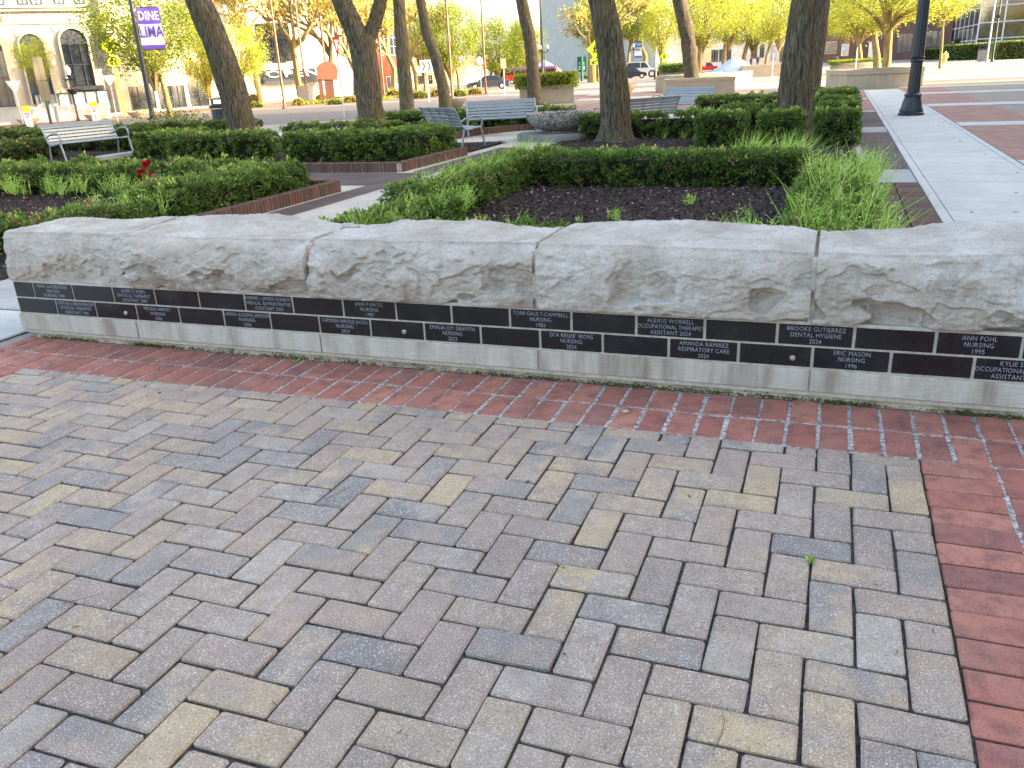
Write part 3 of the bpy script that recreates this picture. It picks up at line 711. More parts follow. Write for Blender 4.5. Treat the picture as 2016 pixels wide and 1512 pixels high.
def blade_mesh(name, P, D, length, width, bend, rng=RNG, tipc=None):
    """grass-like bent blades made of three joints"""
    n = len(P); D = D / np.linalg.norm(D, axis=1)[:, None]
    A = rng.normal(size=(n, 3)); A[:, 2] *= .2; W = np.cross(D, A); W /= np.linalg.norm(W, axis=1)[:, None]
    L = (length * rng.uniform(.5, 1.15, n))[:, None]; w = width
    bd = rng.normal(size=(n, 3)); bd[:, 2] = -abs(bd[:, 2]) * .4; bd = bd * bend
    M1 = P + D * L * .5 + bd * L * .12; M2 = P + D * L + bd * L * .45
    V = np.stack([P - W * w, P + W * w, M1 + W * w * .8, M1 - W * w * .8, M2 + W * w * .15, M2 - W * w * .15], 1).reshape(-1, 3)
    b = np.arange(n)[:, None] * 6
    Fq = np.concatenate([b + [0, 1, 2, 3], b + [3, 2, 4, 5]], 1).reshape(-1, 4)
    me = np_mesh(name, V, Fq); a = me.attributes.new('rnd', 'FLOAT', 'FACE')
    r = np.repeat(rng.uniform(0, 1, n) if tipc is None else tipc, 2); a.data.foreach_set('value', r.astype(np.float32)); return me
def hedge(label, x0, x1, y0, y1, h, dens=95, leaf=.24, mat='box', lump=.28, z0=0.0, name='boxwood_hedge', group=None, cat='hedge', seed=None, roundness=.5, spr=.36):
    """clipped hedge: sprigs of leaves all over a lumpy rounded block"""
    seed = random.randrange(9999) if seed is None else seed; rng = np.random.default_rng(seed)
    root = thing(name, label, cat, ((x0 + x1) / 2, (y0 + y1) / 2, 0), 0, group); leaf = leaf * 1.25
    hx, hy = (x1 - x0) / 2, (y1 - y0) / 2; per = 26; spd = dens * .62 / per
    areas = [4 * hx * hy, 2 * hx * h, 2 * hx * h, 2 * hy * h, 2 * hy * h]; nrm = [(0, 0, 1), (0, -1, 0), (0, 1, 0), (-1, 0, 0), (1, 0, 0)]
    PP = []; NN = []
    for a, nn in zip(areas, nrm):
        k = int(a * spd) + 4; s, t = rng.uniform(-1, 1, k), rng.uniform(-1, 1, k); v = rng.uniform(.04, 1, k)
        if nn[2]: q = np.c_[s * hx, t * hy, np.full(k, h)]
        elif nn[1]: q = np.c_[s * hx, np.full(k, nn[1] * hy), v * h]
        else: q = np.c_[np.full(k, nn[0] * hx), s * hy, v * h]
        PP.append(q); NN.append(np.tile(nn, (k, 1)))
    P = np.concatenate(PP); N = np.concatenate(NN).astype(float)
    c = np.array([0, 0, h * .35]); ins = np.array([max(hx - roundness, .1), max(hy - roundness, .1), max(h * .65 - roundness, .1)])
    q = P - c; cl = np.clip(q, -ins, ins); dv = q - cl; ln = np.linalg.norm(dv, axis=1)[:, None] + 1e-9
    lim = np.where(P[:, 2:3] > h * .35, roundness, 99); dv2 = np.where(ln > lim, dv / ln * lim, dv); P = c + cl + dv2
    N = N * .6 + dv / ln; N /= np.linalg.norm(N, axis=1)[:, None] + 1e-9
    pw = P + np.array([x0, y0, 0])
    lm = fbm(pw * [.3, .3, .4], 3, seed) * lump * 1.7 + fbm(pw * .9, 2, seed + 3) * lump * .9
    off = lm + rng.normal(0, .14, len(P)) - .12; long = rng.uniform(0, 1, len(P)) < .05; off = np.where(long & (N[:, 2] > .3), off + rng.uniform(.2, .6, len(P)), off)
    S = P + N * off[:, None]; hue = rng.uniform(-.14, .14, len(P)) + .18 * fbm(pw * .4, 2, seed + 8)
    i = np.repeat(np.arange(len(P)), per); n = len(i); rad = spr * rng.uniform(.15, 1, n) ** .5
    dr = rng.normal(size=(n, 3)); dr /= np.linalg.norm(dr, axis=1)[:, None]; loc = dr * rad[:, None]
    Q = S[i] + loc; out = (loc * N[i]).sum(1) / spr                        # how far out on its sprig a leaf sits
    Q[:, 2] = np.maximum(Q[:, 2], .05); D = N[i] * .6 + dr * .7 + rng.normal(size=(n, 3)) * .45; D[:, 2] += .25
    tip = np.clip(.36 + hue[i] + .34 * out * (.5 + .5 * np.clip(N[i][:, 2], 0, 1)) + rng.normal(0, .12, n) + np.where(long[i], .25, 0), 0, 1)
    Q[:, 2] += z0
    dry = (rng.uniform(0, 1, len(P)) < (.10 if seed in (22, 23) else .018))[i]
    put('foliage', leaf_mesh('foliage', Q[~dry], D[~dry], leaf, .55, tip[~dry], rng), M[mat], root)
    if dry.sum() > 20: put('dry_leaves', leaf_mesh('dry_leaves', Q[dry], D[dry], leaf, .5, None, rng), M['dead'], root)['kind'] = 'stuff'
    b = MB(); ic = min(.7, hx * .45, hy * .45); b.box((0, 0, z0 + (h - ic * 1.2) / 2), (2 * hx - 2 * ic, 2 * hy - 2 * ic, h - ic * 1.2), bev=.3)
    for k in range(int(8 + hx * hy)):
        x, y = rng.uniform(-hx, hx) * .85, rng.uniform(-hy, hy) * .85
        b.tube([(x, y, z0), (x + rng.normal() * .3, y + rng.normal() * .3, z0 + h * .5)], .05, 4)
    o = b.build('branches', M['core'], root)
    return root
def weeds(label, x0, x1, y0, y1, h, n, zb=0.0, lean=(0.25, -0.1), width=.035, name='weed_clump', group='weeds growing in the beds', leaves=True, mat='weed'):
    root = thing(name, label, 'weeds', ((x0 + x1) / 2, (y0 + y1) / 2, 0), 0, group); rng = np.random.default_rng(random.randrange(9999))
    hx, hy = (x1 - x0) / 2, (y1 - y0) / 2
    nc = max(3, int(n / 14)); C = np.c_[rng.uniform(-hx, hx, nc), rng.uniform(-hy, hy, nc), np.full(nc, zb)]
    P = C[rng.integers(0, nc, n)] + rng.normal(size=(n, 3)) * [.22, .22, .1]
    D = rng.normal(size=(n, 3)) * .28 + np.array([lean[0], lean[1], 1.0])
    put('blades', blade_mesh('blades', P, D, h, width, .55, rng), M[mat], root)['kind'] = 'stuff'
    if leaves:
        k = n * 5; i = rng.integers(0, n, k); t = rng.uniform(.1, .95, k)[:, None]
        Q = P[i] + D[i] / np.linalg.norm(D[i], axis=1)[:, None] * h * t * .85 + rng.normal(size=(k, 3)) * .06
        put('leaves', leaf_mesh('leaves', Q, D[i] * .5 + rng.normal(size=(k, 3)), .26, .28, None, rng), M[mat], root)['kind'] = 'stuff'
    return root
def mulch(name, label_kind, poly, n, z=.06):
    """soil bed with loose bark chips on it"""
    xs = [p[0] for p in poly]; ys = [p[1] for p in poly]
    x0, x1, y0, y1 = min(xs), max(xs), min(ys), max(ys)
    nx, ny = max(4, int((x1 - x0) / .8)), max(4, int((y1 - y0) / .8)); gx, gy = np.meshgrid(np.linspace(x0, x1, nx), np.linspace(y0, y1, ny))
    V = np.c_[gx.ravel(), gy.ravel(), np.zeros(gx.size)]; V[:, 2] = z + .18 + .25 * fbm(V * [.25, .25, 1], 3, 5) + .08 * fbm(V * 1.3, 2, 8)
    i, k = np.meshgrid(np.arange(ny - 1), np.arange(nx - 1), indexing='ij')
    Fq = np.stack([i * nx + k, i * nx + k + 1, (i + 1) * nx + k + 1, (i + 1) * nx + k], -1).reshape(-1, 4)
    o = put(name, np_mesh(name, V, Fq, True), M['soil']); o['kind'] = 'structure'
    rng = np.random.default_rng(n)
    P = np.c_[rng.uniform(x0, x1, n), rng.uniform(y0, y1, n), np.zeros(n)]; P[:, 2] = z + .22 + .25 * fbm(P * [.25, .25, 1], 3, 5) + .08 * fbm(P * [1.3, 1.3, 0], 2, 8)
    D = rng.normal(size=(n, 3)) * [1, 1, .35]
    c = put('bark_mulch', leaf_mesh('bark_mulch', P, D, .36, .42, rng.beta(1.2, 2.0, n), rng), M['chips'], o); c['kind'] = 'stuff'
    return o
def brick_edging(label, pts, h=1.3, w=.52, t=.95, name='brick_edging', mat='old_brick'):
    """row of bricks standing on end along a line of points"""
    root = thing(name, label, 'edging', (pts[0][0], pts[0][1], 0)); key = [MB().box((0, 0, h / 2), (w - .07, t, h), bev=.05).mesh('brick'), MB().box((0, 0, h / 2 - .02), (w - .09, t - .03, h), bev=.07).mesh('brick')]
    mo = MB(); o0 = np.array(pts[0][:2])
    for a, b in zip(pts[:-1], pts[1:]):
        a, b = np.array(a[:2], float), np.array(b[:2], float); L = np.linalg.norm(b - a); n = max(1, round(L / w)); an = math.atan2(b[1] - a[1], b[0] - a[0])
        for k in range(n):
            c = a + (b - a) * (k + .5) / n - o0
            put('brick', key[random.random() < .4], M[mat], root, (c[0] + random.gauss(0, .015), c[1] + random.gauss(0, .015), random.gauss(0, .015)), (0, 0, an + random.gauss(0, .012)))
        c = (a + b) / 2 - o0; mo.box((c[0], c[1], h / 2 - .1), (L - .05, t - .16, h - .12), an)
    mo.build('mortar', M['mortar'], root); return root

# ------------------------------------------------------------------ beds
mulch('front_mulch_bed', '', rect(-38.5, -.2, 17.5, 71), 16000)
mulch('left_mulch_bed', '', rect(-110, -55.2, 20, 64), 9000)
mulch('tree_mulch_bed', '', rect(-46, -.6, 85, 133), 9000)
mulch('middle_mulch_bed', '', rect(-100, -56.2, 82.5, 122), 3000)
mulch('bench_mulch_bed', '', rect(-175, -101, 84, 124), 3000)
# front bed
hedge('long low boxwood hedge across the back of the front mulch bed', -37.2, -5.8, 66.0, 70.2, 3.35, 120, .24, seed=11)
hedge('weedy boxwood hedge on the left side of the front mulch bed, beside the pale path', -37.0, -33.0, 42, 65.6, 3.2, 95, .24, seed=12, lump=.4)
hedge('low near end of the weedy hedge, just over the wall crest', -34.6, -30.4, 28, 42.5, 2.6, 100, .24, seed=16, lump=.45)
hedge('boxwood hedge overgrown with bright grass on the right side of the front bed', -5.4, -.7, 30, 64, 2.6, 85, .24, seed=13, lump=.5)
hedge('lowest boxwood row showing just over the top of the stone wall', -29.5, -16.0, 26.5, 30.2, 2.95, 110, .24, seed=14, lump=.45)
hedge('small boxwood tuft behind the wall at the second joint from the right', -13.0, -8.2, 27.0, 30.0, 2.6, 100, .24, seed=15, lump=.4)
weeds('tall bright weeds leaning out of the left hedge of the front bed', -34.8, -31, 28, 46, 2.7, 560, 1.1, (.35, -.1), width=.045)
weeds('pale grass tops growing through the far end of the left front hedge', -37.0, -34.5, 46, 66, 2.8, 480, 2.0, (.45, -.1), leaves=False)
weeds('dense bright green grass filling the right hedge of the front bed', -5.6, .0, 28, 47, 3.8, 640, .6, (.2, -.05), width=.04)
weeds('bright green grass at the far end of the right front hedge', -5.2, .0, 47, 66, 3.8, 500, 1.0, (.22, -.05), width=.04)
weeds('bright weed clump against the wall left of the grassy hedge', -10.5, -6, 29, 36, 2.9, 420, .2, (.1, 0))
weeds('thin weeds on the mulch of the front bed', -31, -9, 33, 58, 1.2, 90, .1, (0, 0))
weeds('grass spilling over the back hedge between the clipped bushes', -13.5, -6.0, 69, 78, 3.6, 420, 1.6, (.5, -.1), leaves=False)
weeds('single branching weed stems behind the wall crest', -22.5, -19.5, 29, 31, 3.4, 26, .8, (.15, 0))
weeds('pale grass tuft on the corner of the tree bed by the round concrete planter', -46.5, -41, 95, 100, 3.4, 160, .2, (.55, 0), leaves=False)
# left bed
brick_edging('weathered upright brick edging round the corner of the left front bed', [(-54.6, 24), (-54.6, 63.2), (-62, 63.8)])
hedge('clipped hedge along the right side of the left front bed', -63, -57, 40, 61.5, 3.3, 105, .25, seed=21, lump=.4)
hedge('front bush of the left bed with dry tan patches, next to the wall', -59.5, -55.2, 27, 36, 2.9, 105, .25, seed=22, lump=.55)
hedge('low yellow-tipped bush at the left end of the stone wall', -73, -63, 26, 32, 2.3, 95, .26, seed=23, lump=.5)
hedge('long hedge across the back of the left front bed below the bench', -110, -64, 58, 64, 3.3, 75, .28, seed=24, lump=.5)
weeds('weedy grass over the hedges of the left bed', -66, -57.5, 36, 58, 2.4, 420, 1.6, (.2, 0))
weeds('green weeds along the back hedge of the left bed', -104, -70, 54, 60, 2.6, 460, .8, (.1, 0))
# tulips and white flowers
tl = thing('red_tulips', 'cluster of dark red tulips on the left front bed', 'flowers', (-75.5, 55.5, 0)); tp = G(282, 328, 5.2)
tl.location = Vector((tp[0], tp[1], 0)) * U
st = MB()
for k in range(7):
    x, y = random.gauss(0, .55), random.gauss(0, .4); hgt = random.uniform(4.2, 5.4)
    st.tube([(x * .4, y * .4, .3), (x * .7, y * .7, hgt * .6), (x, y, hgt)], .06, 5)
    P = np.array([[x, y, hgt - .05]] * 7); a = np.arange(7) * 2 * np.pi / 7
    D = np.c_[np.cos(a) * .55, np.sin(a) * .55, np.full(7, .7)]
    put('flower', leaf_mesh('flower', P, D, .52, .7), M['petal_red'], tl)
st.build('stems', M['weed'], tl)
wf = thing('white_flowers', 'tiny white daisies in the left front bed beside the tulips', 'flowers', tuple(G(215, 352, 2.0) * [1, 1, 0]))
for k in range(9):
    P = np.tile([random.gauss(0, 1.6), random.gauss(0, .8), random.uniform(1.2, 2.6)], (8, 1)); a = np.arange(8) * 2 * np.pi / 8
    put('flower', leaf_mesh('flower', P, np.c_[np.cos(a), np.sin(a), np.full(8, .35)], .22, .6), M['petal_white'], wf)
sm_ = np.random.default_rng(3); put('stems', blade_mesh('stems', sm_.normal(size=(60, 3)) * [1.5, .8, 0], np.tile([0, 0, 1.0], (60, 1)) + sm_.normal(size=(60, 3)) * .2, 2.0, .04, .3), M['weed'], wf)
# middle bed with brick edging, seen between the two big trunks
brick_edging('mossy upright brick edging round the middle bed with the clipped hedges', [(-100, 80.5), (-56, 80.6), (-55.4, 101)])
hedge('clipped hedge on the near side of the middle bed behind the brick edging', -81.5, -66, 91.5, 96.5, 4.1, 70, .3, seed=31)
hedge('square clipped hedge block at the right end of the middle bed beside the bench', -66, -57.8, 92, 104, 4.1, 70, .3, seed=32)
hedge('back row of clipped hedge behind the middle bed', -93, -72, 109, 114, 4.3, 55, .34, seed=34)
hedge('clipped hedge row under the slim trunks behind the side-on bench', -98, -72, 143, 149, 4.2, 45, .36, seed=35)
hedge('clipped hedge behind the bench facing the round planter', -78, -54, 150, 156, 3.9, 45, .36, seed=36)
# left bed by bench
hedge('clipped hedge in front of the leaning trunk', -106, -87.5, 95, 100, 4.2, 65, .3, seed=41)
hedge('hedge block left of the leaning trunk, behind the low concrete kerb', -118, -107.5, 100, 110, 4.1, 55, .32, seed=42)
hedge('spreading yew hedge to the left of the left bench', -185, -141, 96, 106, 3.3, 42, .38, 'yew', .6, seed=43, name='yew_hedge')
hedge('dark yew hedge behind the left bench', -176, -134, 118, 128, 4.0, 38, .4, 'yew', .6, seed=44, name='yew_hedge')
hedge('yew hedge under the banner lamp post', -150, -118, 128, 138, 3.9, 38, .4, 'yew', .6, seed=45, name='yew_hedge')
hedge('far yew hedge at the left edge behind the bench', -225, -178, 122, 134, 4.0, 32, .42, 'yew', .6, seed=46, name='yew_hedge')
# tree bed and clipped blocks on the right
hedge('long clipped hedge in front of the dark backed bench', -43.4, -21.6, 122.6, 127.2, 3.9, 62, .32, seed=51)
hedge('square clipped bush left of the big right trunk', -21.8, -15.6, 108, 114, 4.5, 75, .3, seed=52, name='clipped_bush', cat='bush')
hedge('square clipped bush directly below the big right trunk', -13.2, -7.6, 107, 113, 4.4, 75, .3, seed=53, name='clipped_bush', cat='bush')
hedge('square clipped bush at the corner of the brick strip by the walk', -5.8, -.4, 106, 111.5, 4.4, 75, .3, seed=54, name='clipped_bush', cat='bush')
hedge('second clipped bush along the walk behind the corner bush', -6.0, -.2, 127, 134, 4.3, 55, .34, seed=55, name='clipped_bush', cat='bush')
hedge('third clipped bush along the walk, farther back', -7.2, .2, 149, 157, 4.2, 48, .36, seed=56, name='clipped_bush', cat='bush')
hedge('farthest clipped bush along the walk before the oval planter', -8.5, .4, 176, 192, 4.2, 42, .38, seed=57, name='clipped_bush', cat='bush')
hedge('long hedge behind the right trunk', -21, -10, 128, 133, 4.3, 55, .34, seed=58)
hedge('far hedge row behind the pale bench end', -30, -11, 163, 170, 4.4, 45, .38, seed=59)
weeds('grass tufts along the foot of the hedge behind the thick trunk', -40, -20, 121, 124.6, 1.9, 160, 0, (0, 0), leaves=False)
brick_edging('curved upright brick edging behind the bench facing the round planter', [G(880, 277)[:2], G(930, 268)[:2], G(990, 260.5)[:2], G(1060, 255)[:2], G(1130, 250)[:2]])
brick_edging('short brick edging seen between the right bushes', [(-10.5, 96), (-5.8, 96)])
MB().box((-123.2, 112, .5), (1.6, 30, 1.1), bev=.15).build('low_kerb', M['concrete'])
tag(bpy.context.scene.objects['low_kerb'], 'low concrete kerb running under the left bench', 'kerb')
# ------------------------------------------------------------------ near trees
def near_tree(label, base, path, rad, limbs=(), n=26, seed=1, crown_z=75, crown_r=24, group='locust trees in the garden'):
    """base (x,y); path = list of (dx,dy,z); rad = radii; limbs = list of (path, radii)"""
    root = thing('locust_tree', label, 'tree', (base[0], base[1], 0), 0, group); rng = np.random.default_rng(seed)
    def trunk(path, rad, m, name, n=n, flare=False):
        path = np.array(path, float); t = np.r_[0, np.cumsum(np.linalg.norm(np.diff(path, axis=0), axis=1))]; tt = np.linspace(0, t[-1], m)
        def sm(v):
            return np.interp(tt, t, v)
        pts = np.stack([sm(path[:, i]) for i in range(3)], 1)
        k = np.ones(5) / 5
        for i in range(2): pts[:, i] = np.convolve(np.pad(pts[:, i], 2, 'edge'), k, 'valid')
        rr = sm(np.array(rad, float))
        if flare: rr = rr * (1 + .38 * np.exp(-pts[:, 2] / 1.3))
        def bark(i, a):
            q = np.c_[np.cos(a) * 2.6, np.sin(a) * 2.6, np.full(len(a), pts[i, 2] * .16 + seed * 9)]
            return 1 + .075 * fbm(q, 3, seed) + .05 * vnoise(np.c_[np.cos(a) * 1.1, np.sin(a) * 1.1, np.full(len(a), pts[i, 2] * .3)], seed + 4) + (.12 * np.exp(-pts[i, 2] / 1.2) * np.cos(a * 5 + seed) if flare else 0)
        V, Fq = tube_arrays(pts, rr, n, bark)
        return put(name, np_mesh(name, V, Fq, True), M['bark'], root)
    trunk(path, rad, 70, 'trunk', flare=True)
    for lp, lr in limbs: trunk(lp, lr, 40, 'limb', 20)
    # upper limbs and crown, above the picture
    top = np.array((limbs[-1][0] if limbs else path)[-1], float); br = MB(); P = []
    for k in range(9):
        a = k * 2.4 + seed; rr = crown_r * rng.uniform(.55, 1); e = np.array([top[0] + math.cos(a) * rr, top[1] + math.sin(a) * rr, crown_z * rng.uniform(.8, 1.25)])
        mid = (top + e) / 2 + [0, 0, rng.uniform(2, 6)]
        br.tube([tuple(top), tuple(mid), tuple(e)], [rad[-1] * .55, rad[-1] * .3, .12], 7)
        P.append(e + rng.normal(size=(130, 3)) * [5, 5, 3.5]); P.append(mid + rng.normal(size=(50, 3)) * [4, 4, 3])
    br.build('upper_limbs', M['bark'], root, smooth=True)
    P = np.concatenate(P); put('crown', leaf_mesh('crown', P, rng.normal(size=P.shape), 1.3, .5, None, rng), M['green_leaf'], root)
    return root
def tree_px(label, bx, by, tops, r0, r1, seed, limbs=(), **kw):
    """trunk from base pixel to pixels up the picture, all at the base's distance"""
    b = G(bx, by); pr = ppu(b); v = view_dir(b); rt = np.array([v[1], -v[0]])
    def P(x, y):
        d = ray(x, y); # point on the vertical plane through the base facing the camera
        nrm = np.array([v[0], v[1], 0]); s = ((b - CAM) @ nrm) / (d @ nrm); q = CAM + s * d; return (q[0] - b[0], q[1] - b[1], q[2])
    path = [(0, 0, -.3)] + [P(*q) for q in tops]; n = len(path)
    d = np.array(path[-1]) - np.array(path[-2]); d /= np.linalg.norm(d); d = d * np.array([.5, .5, 1]); zt = 46 - path[-1][2]
    if not limbs: path.append(tuple(np.array(path[-1]) + d * zt))
    rad = list(np.linspace(r0, r1, n)) + ([r1 * .75] if not limbs else [])
    lb = []
    for lt, la, lbw in limbs:
        lp = [P(*q) for q in lt]; d = np.array(lp[-1]) - np.array(lp[-2]); d /= np.linalg.norm(d); lp.append(tuple(np.array(lp[-1]) + d * np.array([.6, .6, 1]) * 22))
        lb.append((lp, list(np.linspace(la, lbw, len(lp)))))
    return near_tree(label, b[:2], path, rad, lb, seed=seed, **kw)
tree_px('leaning locust trunk left of the clipped hedge, in front of the litter bin', 478, 285, [(474, 240), (452, 155), (420, 70), (388, -5)], 3.0, 2.45, 1)
tree_px('forked locust tree whose trunk splits into two limbs', 738, 272, [(730, 220), (722, 150), (715, 95), (712, 70)], 2.75, 2.5, 2, limbs=[([(712, 92), (690, 40), (668, -8)], 2.2, 1.7), ([(718, 92), (738, 45), (752, -8)], 1.5, 1.15)])
tree_px('slim straight locust trunk right of the forked tree', 803, 236, [(799, 170), (791, 90), (785, 0)], 2.1, 1.6, 3)
tree_px('slim crooked locust trunk above the bowl planter', 878, 222, [(872, 170), (857, 110), (838, 60), (828, 0)], 1.95, 1.45, 4)
tree_px('slim locust trunk behind the slatted bench facing the planter', 1053, 207, [(1050, 150), (1043, 80), (1027, 0)], 2.35, 1.9, 5)
tree_px('thick locust trunk rising from the mulch in front of the dark backed bench', 1211, 280, [(1213, 240), (1208, 150), (1198, 70), (1183, -5)], 2.5, 2.05, 6)
tree_px('locust trunk behind the pale bench, leaning left', 1362, 184, [(1362, 150), (1354, 75), (1338, 0)], 2.9, 2.6, 7)
tree_px('thickest locust trunk rising behind the clipped bushes on the right', 1562, 272, [(1563, 225), (1572, 110), (1585, 40), (1594, -5)], 2.55, 2.35, 8)
tree_px('locust trunk half hidden behind the thickest right trunk', 1592, 205, [(1596, 150), (1606, 80), (1616, 0)], 2.6, 2.3, 9)
# ------------------------------------------------------------------ benches
def bench(label, c, face, W=13.5):
    """c centre on the ground, face = plan direction the sitter looks"""
    rz = math.atan2(face[1], face[0]) + math.pi / 2
    root = thing('bench', label, 'bench', (c[0], c[1], 0), rz, 'slatted silver benches')
    prof = [(-1.95, 3.25), (-1.5, 3.32), (-.85, 3.22), (-.2, 3.08), (.45, 3.0), (1.05, 3.12), (1.5, 3.5), (1.72, 4.05), (1.92, 4.6), (2.12, 5.15), (2.36, 5.68), (2.68, 6.14), (3.1, 6.45)]
    sl = MB().box((0, 0, 0), (W - .3, .46, .12), bev=.03).mesh('slat')
    for a, b in zip(prof[:-1], prof[1:]):
        m = ((a[0] + b[0]) / 2, (a[1] + b[1]) / 2); an = math.atan2(b[1] - a[1], b[0] - a[0])
        put('slat', sl, M['bench'], root, (0, m[0], m[1]), (an, 0, 0))
    for x in (-W / 2, W / 2):
        fr = MB(); fr.tube([(x, p[0], p[1] - .02) for p in prof], .17, 8); fr.build('side_frame', M['bench'], root, smooth=True)
        MB().tube([(x, -1.85, 3.2), (x, -2.1, 2.2), (x, -2.55, 0)], .17, 8).build('leg', M['bench'], root, smooth=True)
        MB().tube([(x, 1.15, 3.1), (x, 1.5, 1.6), (x, 1.75, 0)], .17, 8).build('leg', M['bench'], root, smooth=True)
        MB().tube([(x, -1.9, 3.25), (x, -2.15, 3.9), (x, -2.0, 4.6), (x, -1.5, 5.0), (x, -.8, 5.05), (x, .2, 4.9), (x, 1.2, 4.55), (x, 1.8, 4.2)], .16, 8).build('armrest', M['bench'], root, smooth=True)
    for x in (-W / 4, 0, W / 4):
        MB().tube([(x, p[0] + .09, p[1] - .1) for p in prof], .09, 6).build('brace', M['bench'], root, smooth=True)
    return root
bench('silver slatted bench on the far left, facing right beside the hedges', (-131.3, 103.5), (.99, -.14), 14)
bench('silver bench seen side-on with its back to the middle hedges', (-64.2, 116.8), (.65, .76), 13.5)
bench('silver bench facing the stone wall from behind the round planter', (-63.2, 137.6), (.40, -.92), 13.2)
b4_ = bench('bench showing its dark slatted back behind the thick trunk', (-37.6, 139.4), (-.80, .60), 16.5); b4_.scale = (1, 1, .93)
q5 = G(1342, 173.5, 6.4); bench('farthest pale bench, partly hidden by the dark backed bench', (q5[0], q5[1]), (-.55, -.84), 13.5)
# ------------------------------------------------------------------ round aggregate planter on a disc
uc = G(1108, 262) ; uc = np.array([-48.6, 128.2, 0])
ur = thing('round_planter', 'round exposed aggregate bowl planter on a concrete disc', 'planter', tuple(uc))
MB().lathe([(7.7, 0), (7.75, .85), (7.6, 1.1), (7.2, 1.15), (0, 1.15)], 40).build('base_disc', M['old_conc'], ur, smooth=True)
MB().lathe([(3.0, 1.15), (3.1, 1.5), (4.1, 1.8), (5.2, 2.5), (5.8, 3.4), (6.05, 4.2), (6.05, 4.45), (5.5, 4.45), (5.3, 3.95), (0, 3.9)], 40).build('bowl', M['agg'], ur, smooth=True)
rg = np.random.default_rng(4); Pq = np.c_[rg.normal(size=(500, 2)) * 1.9, rg.uniform(3.9, 4.1, 500)]
put('soil_litter', leaf_mesh('soil_litter', Pq, rg.normal(size=(500, 3)), .4, .4), M['chips'], ur)
# ------------------------------------------------------------------ litter bins
def bin_(label, base, h, r, mat='dark_steel'):
    root = thing('litter_bin', label, 'litter bin', tuple(base), 0, 'litter bins'); n = 22
    st = MB().box((0, 0, 0), (.42 * r / 2, .16, h * .68), bev=.03).mesh('slat')
    for k in range(n):
        a = 2 * math.pi * k / n; rr = r * .93
        put('slat', st, M[mat], root, (math.cos(a) * rr, math.sin(a) * rr, h * .36), (0, 0, a + math.pi / 2))
    MB().lathe([(r * .82, .1), (r * .82, h * .7)], 20).build('liner', M['black'], root, smooth=True)
    for z in (.02, h * .68): MB().lathe([(r * .9, z * h if z < .1 else z), (r * 1.02, z if z > .1 else .02), (r * 1.02, (z if z > .1 else 0) + .3), (r * .9, (z if z > .1 else 0) + .3)], 24).build('ring', M[mat], root, smooth=True)
    MB().lathe([(r * 1.06, h * .74), (r * 1.1, h * .8), (r * .8, h * .84), (r * .5, h * .84)], 24).build('rim', M[mat], root, smooth=True)
    for k in range(4):
        a = k * math.pi / 2 + .5; MB().box((math.cos(a) * r * .8, math.sin(a) * r * .8, h * .89), (.35, .3, h * .12), a).build('lid_post', M[mat], root)
    MB().lathe([(r * 1.0, h * .94), (r * .95, h * .97), (r * .4, h), (0, h)], 24).build('lid', M[mat], root, smooth=True)
    return root
bb = G(452, 271); bin_('black slatted litter bin behind the leaning trunk', bb, 76 / ppu(bb), 3.2)
# ------------------------------------------------------------------ lamp posts
def lamp_post(label, base, h, r=.9, base_h=7.0, base_r=2.3, flutes=True, name='lamp_post', heads=2, mat='black_paint', basket=None, collar=None, group='lamp posts'):
    root = thing(name, label, 'lamp post', tuple(base), 0, group); q = base_r / 2.3; bh = base_h / 7.0
    MB().lathe([(2.3 * q, 0), (2.3 * q, .7 * bh), (2.1 * q, .9 * bh), (2.15 * q, 1.2 * bh), (1.9 * q, 1.9 * bh), (1.75 * q, 3.2 * bh), (1.45 * q, 4.2 * bh), (1.5 * q, 4.6 * bh), (1.62 * q, 4.75 * bh), (1.5 * q, 5.0 * bh), (1.15 * q, 5.3 * bh)], 24).build('base', M[mat], root, smooth=True)
    ch = collar or base_h * 1.75
    MB().lathe([(1.12 * q, 5.2 * bh), (1.0 * q, ch), (r * .98, ch + .2), (r * .72, h)], 24, flute=.06).build('shaft', M[mat], root)
    MB().lathe([(1.05 * q, ch - .5), (1.3 * q, ch - .3), (1.15 * q, ch), (1.3 * q, ch + .4), (1.0 * q, ch + .6)], 24).build('collar', M[mat], root, smooth=True)
    if heads:
        MB().tube([(-3, 0, h - .3), (-2.6, 0, h - .9), (0, 0, h - .6), (2.6, 0, h - .9), (3, 0, h - .3)], .3, 8).build('arm', M[mat], root, smooth=True)
        for x in ((-3, 3) if heads == 2 else (0,)):
            MB().lathe([(.5, h), (.9, h + .8), (.5, h + 1)], 12, (x, 0, 0)).build('lamp_holder', M[mat], root, smooth=True)
            MB().lathe([(.7, h + 1), (1.2, h + 2.2), (1.0, h + 3.6), (.3, h + 4.6), (0, h + 5)], 14, (x, 0, 0)).build('globe', M['white'], root, smooth=True)
    if basket:
        MB().lathe([(.2, basket - 2.2), (1.5, basket - 1.6), (2.3, basket), (2.0, basket), (0, basket - .3)], 16).build('hanging_basket', M['black_paint'], root, smooth=True)
    return root
lb = G(1793, 228); lamp_post('large black iron lamp post standing on the pale walk', lb, 44, 1.15, 5.6, 2.3, heads=2, collar=10.1)
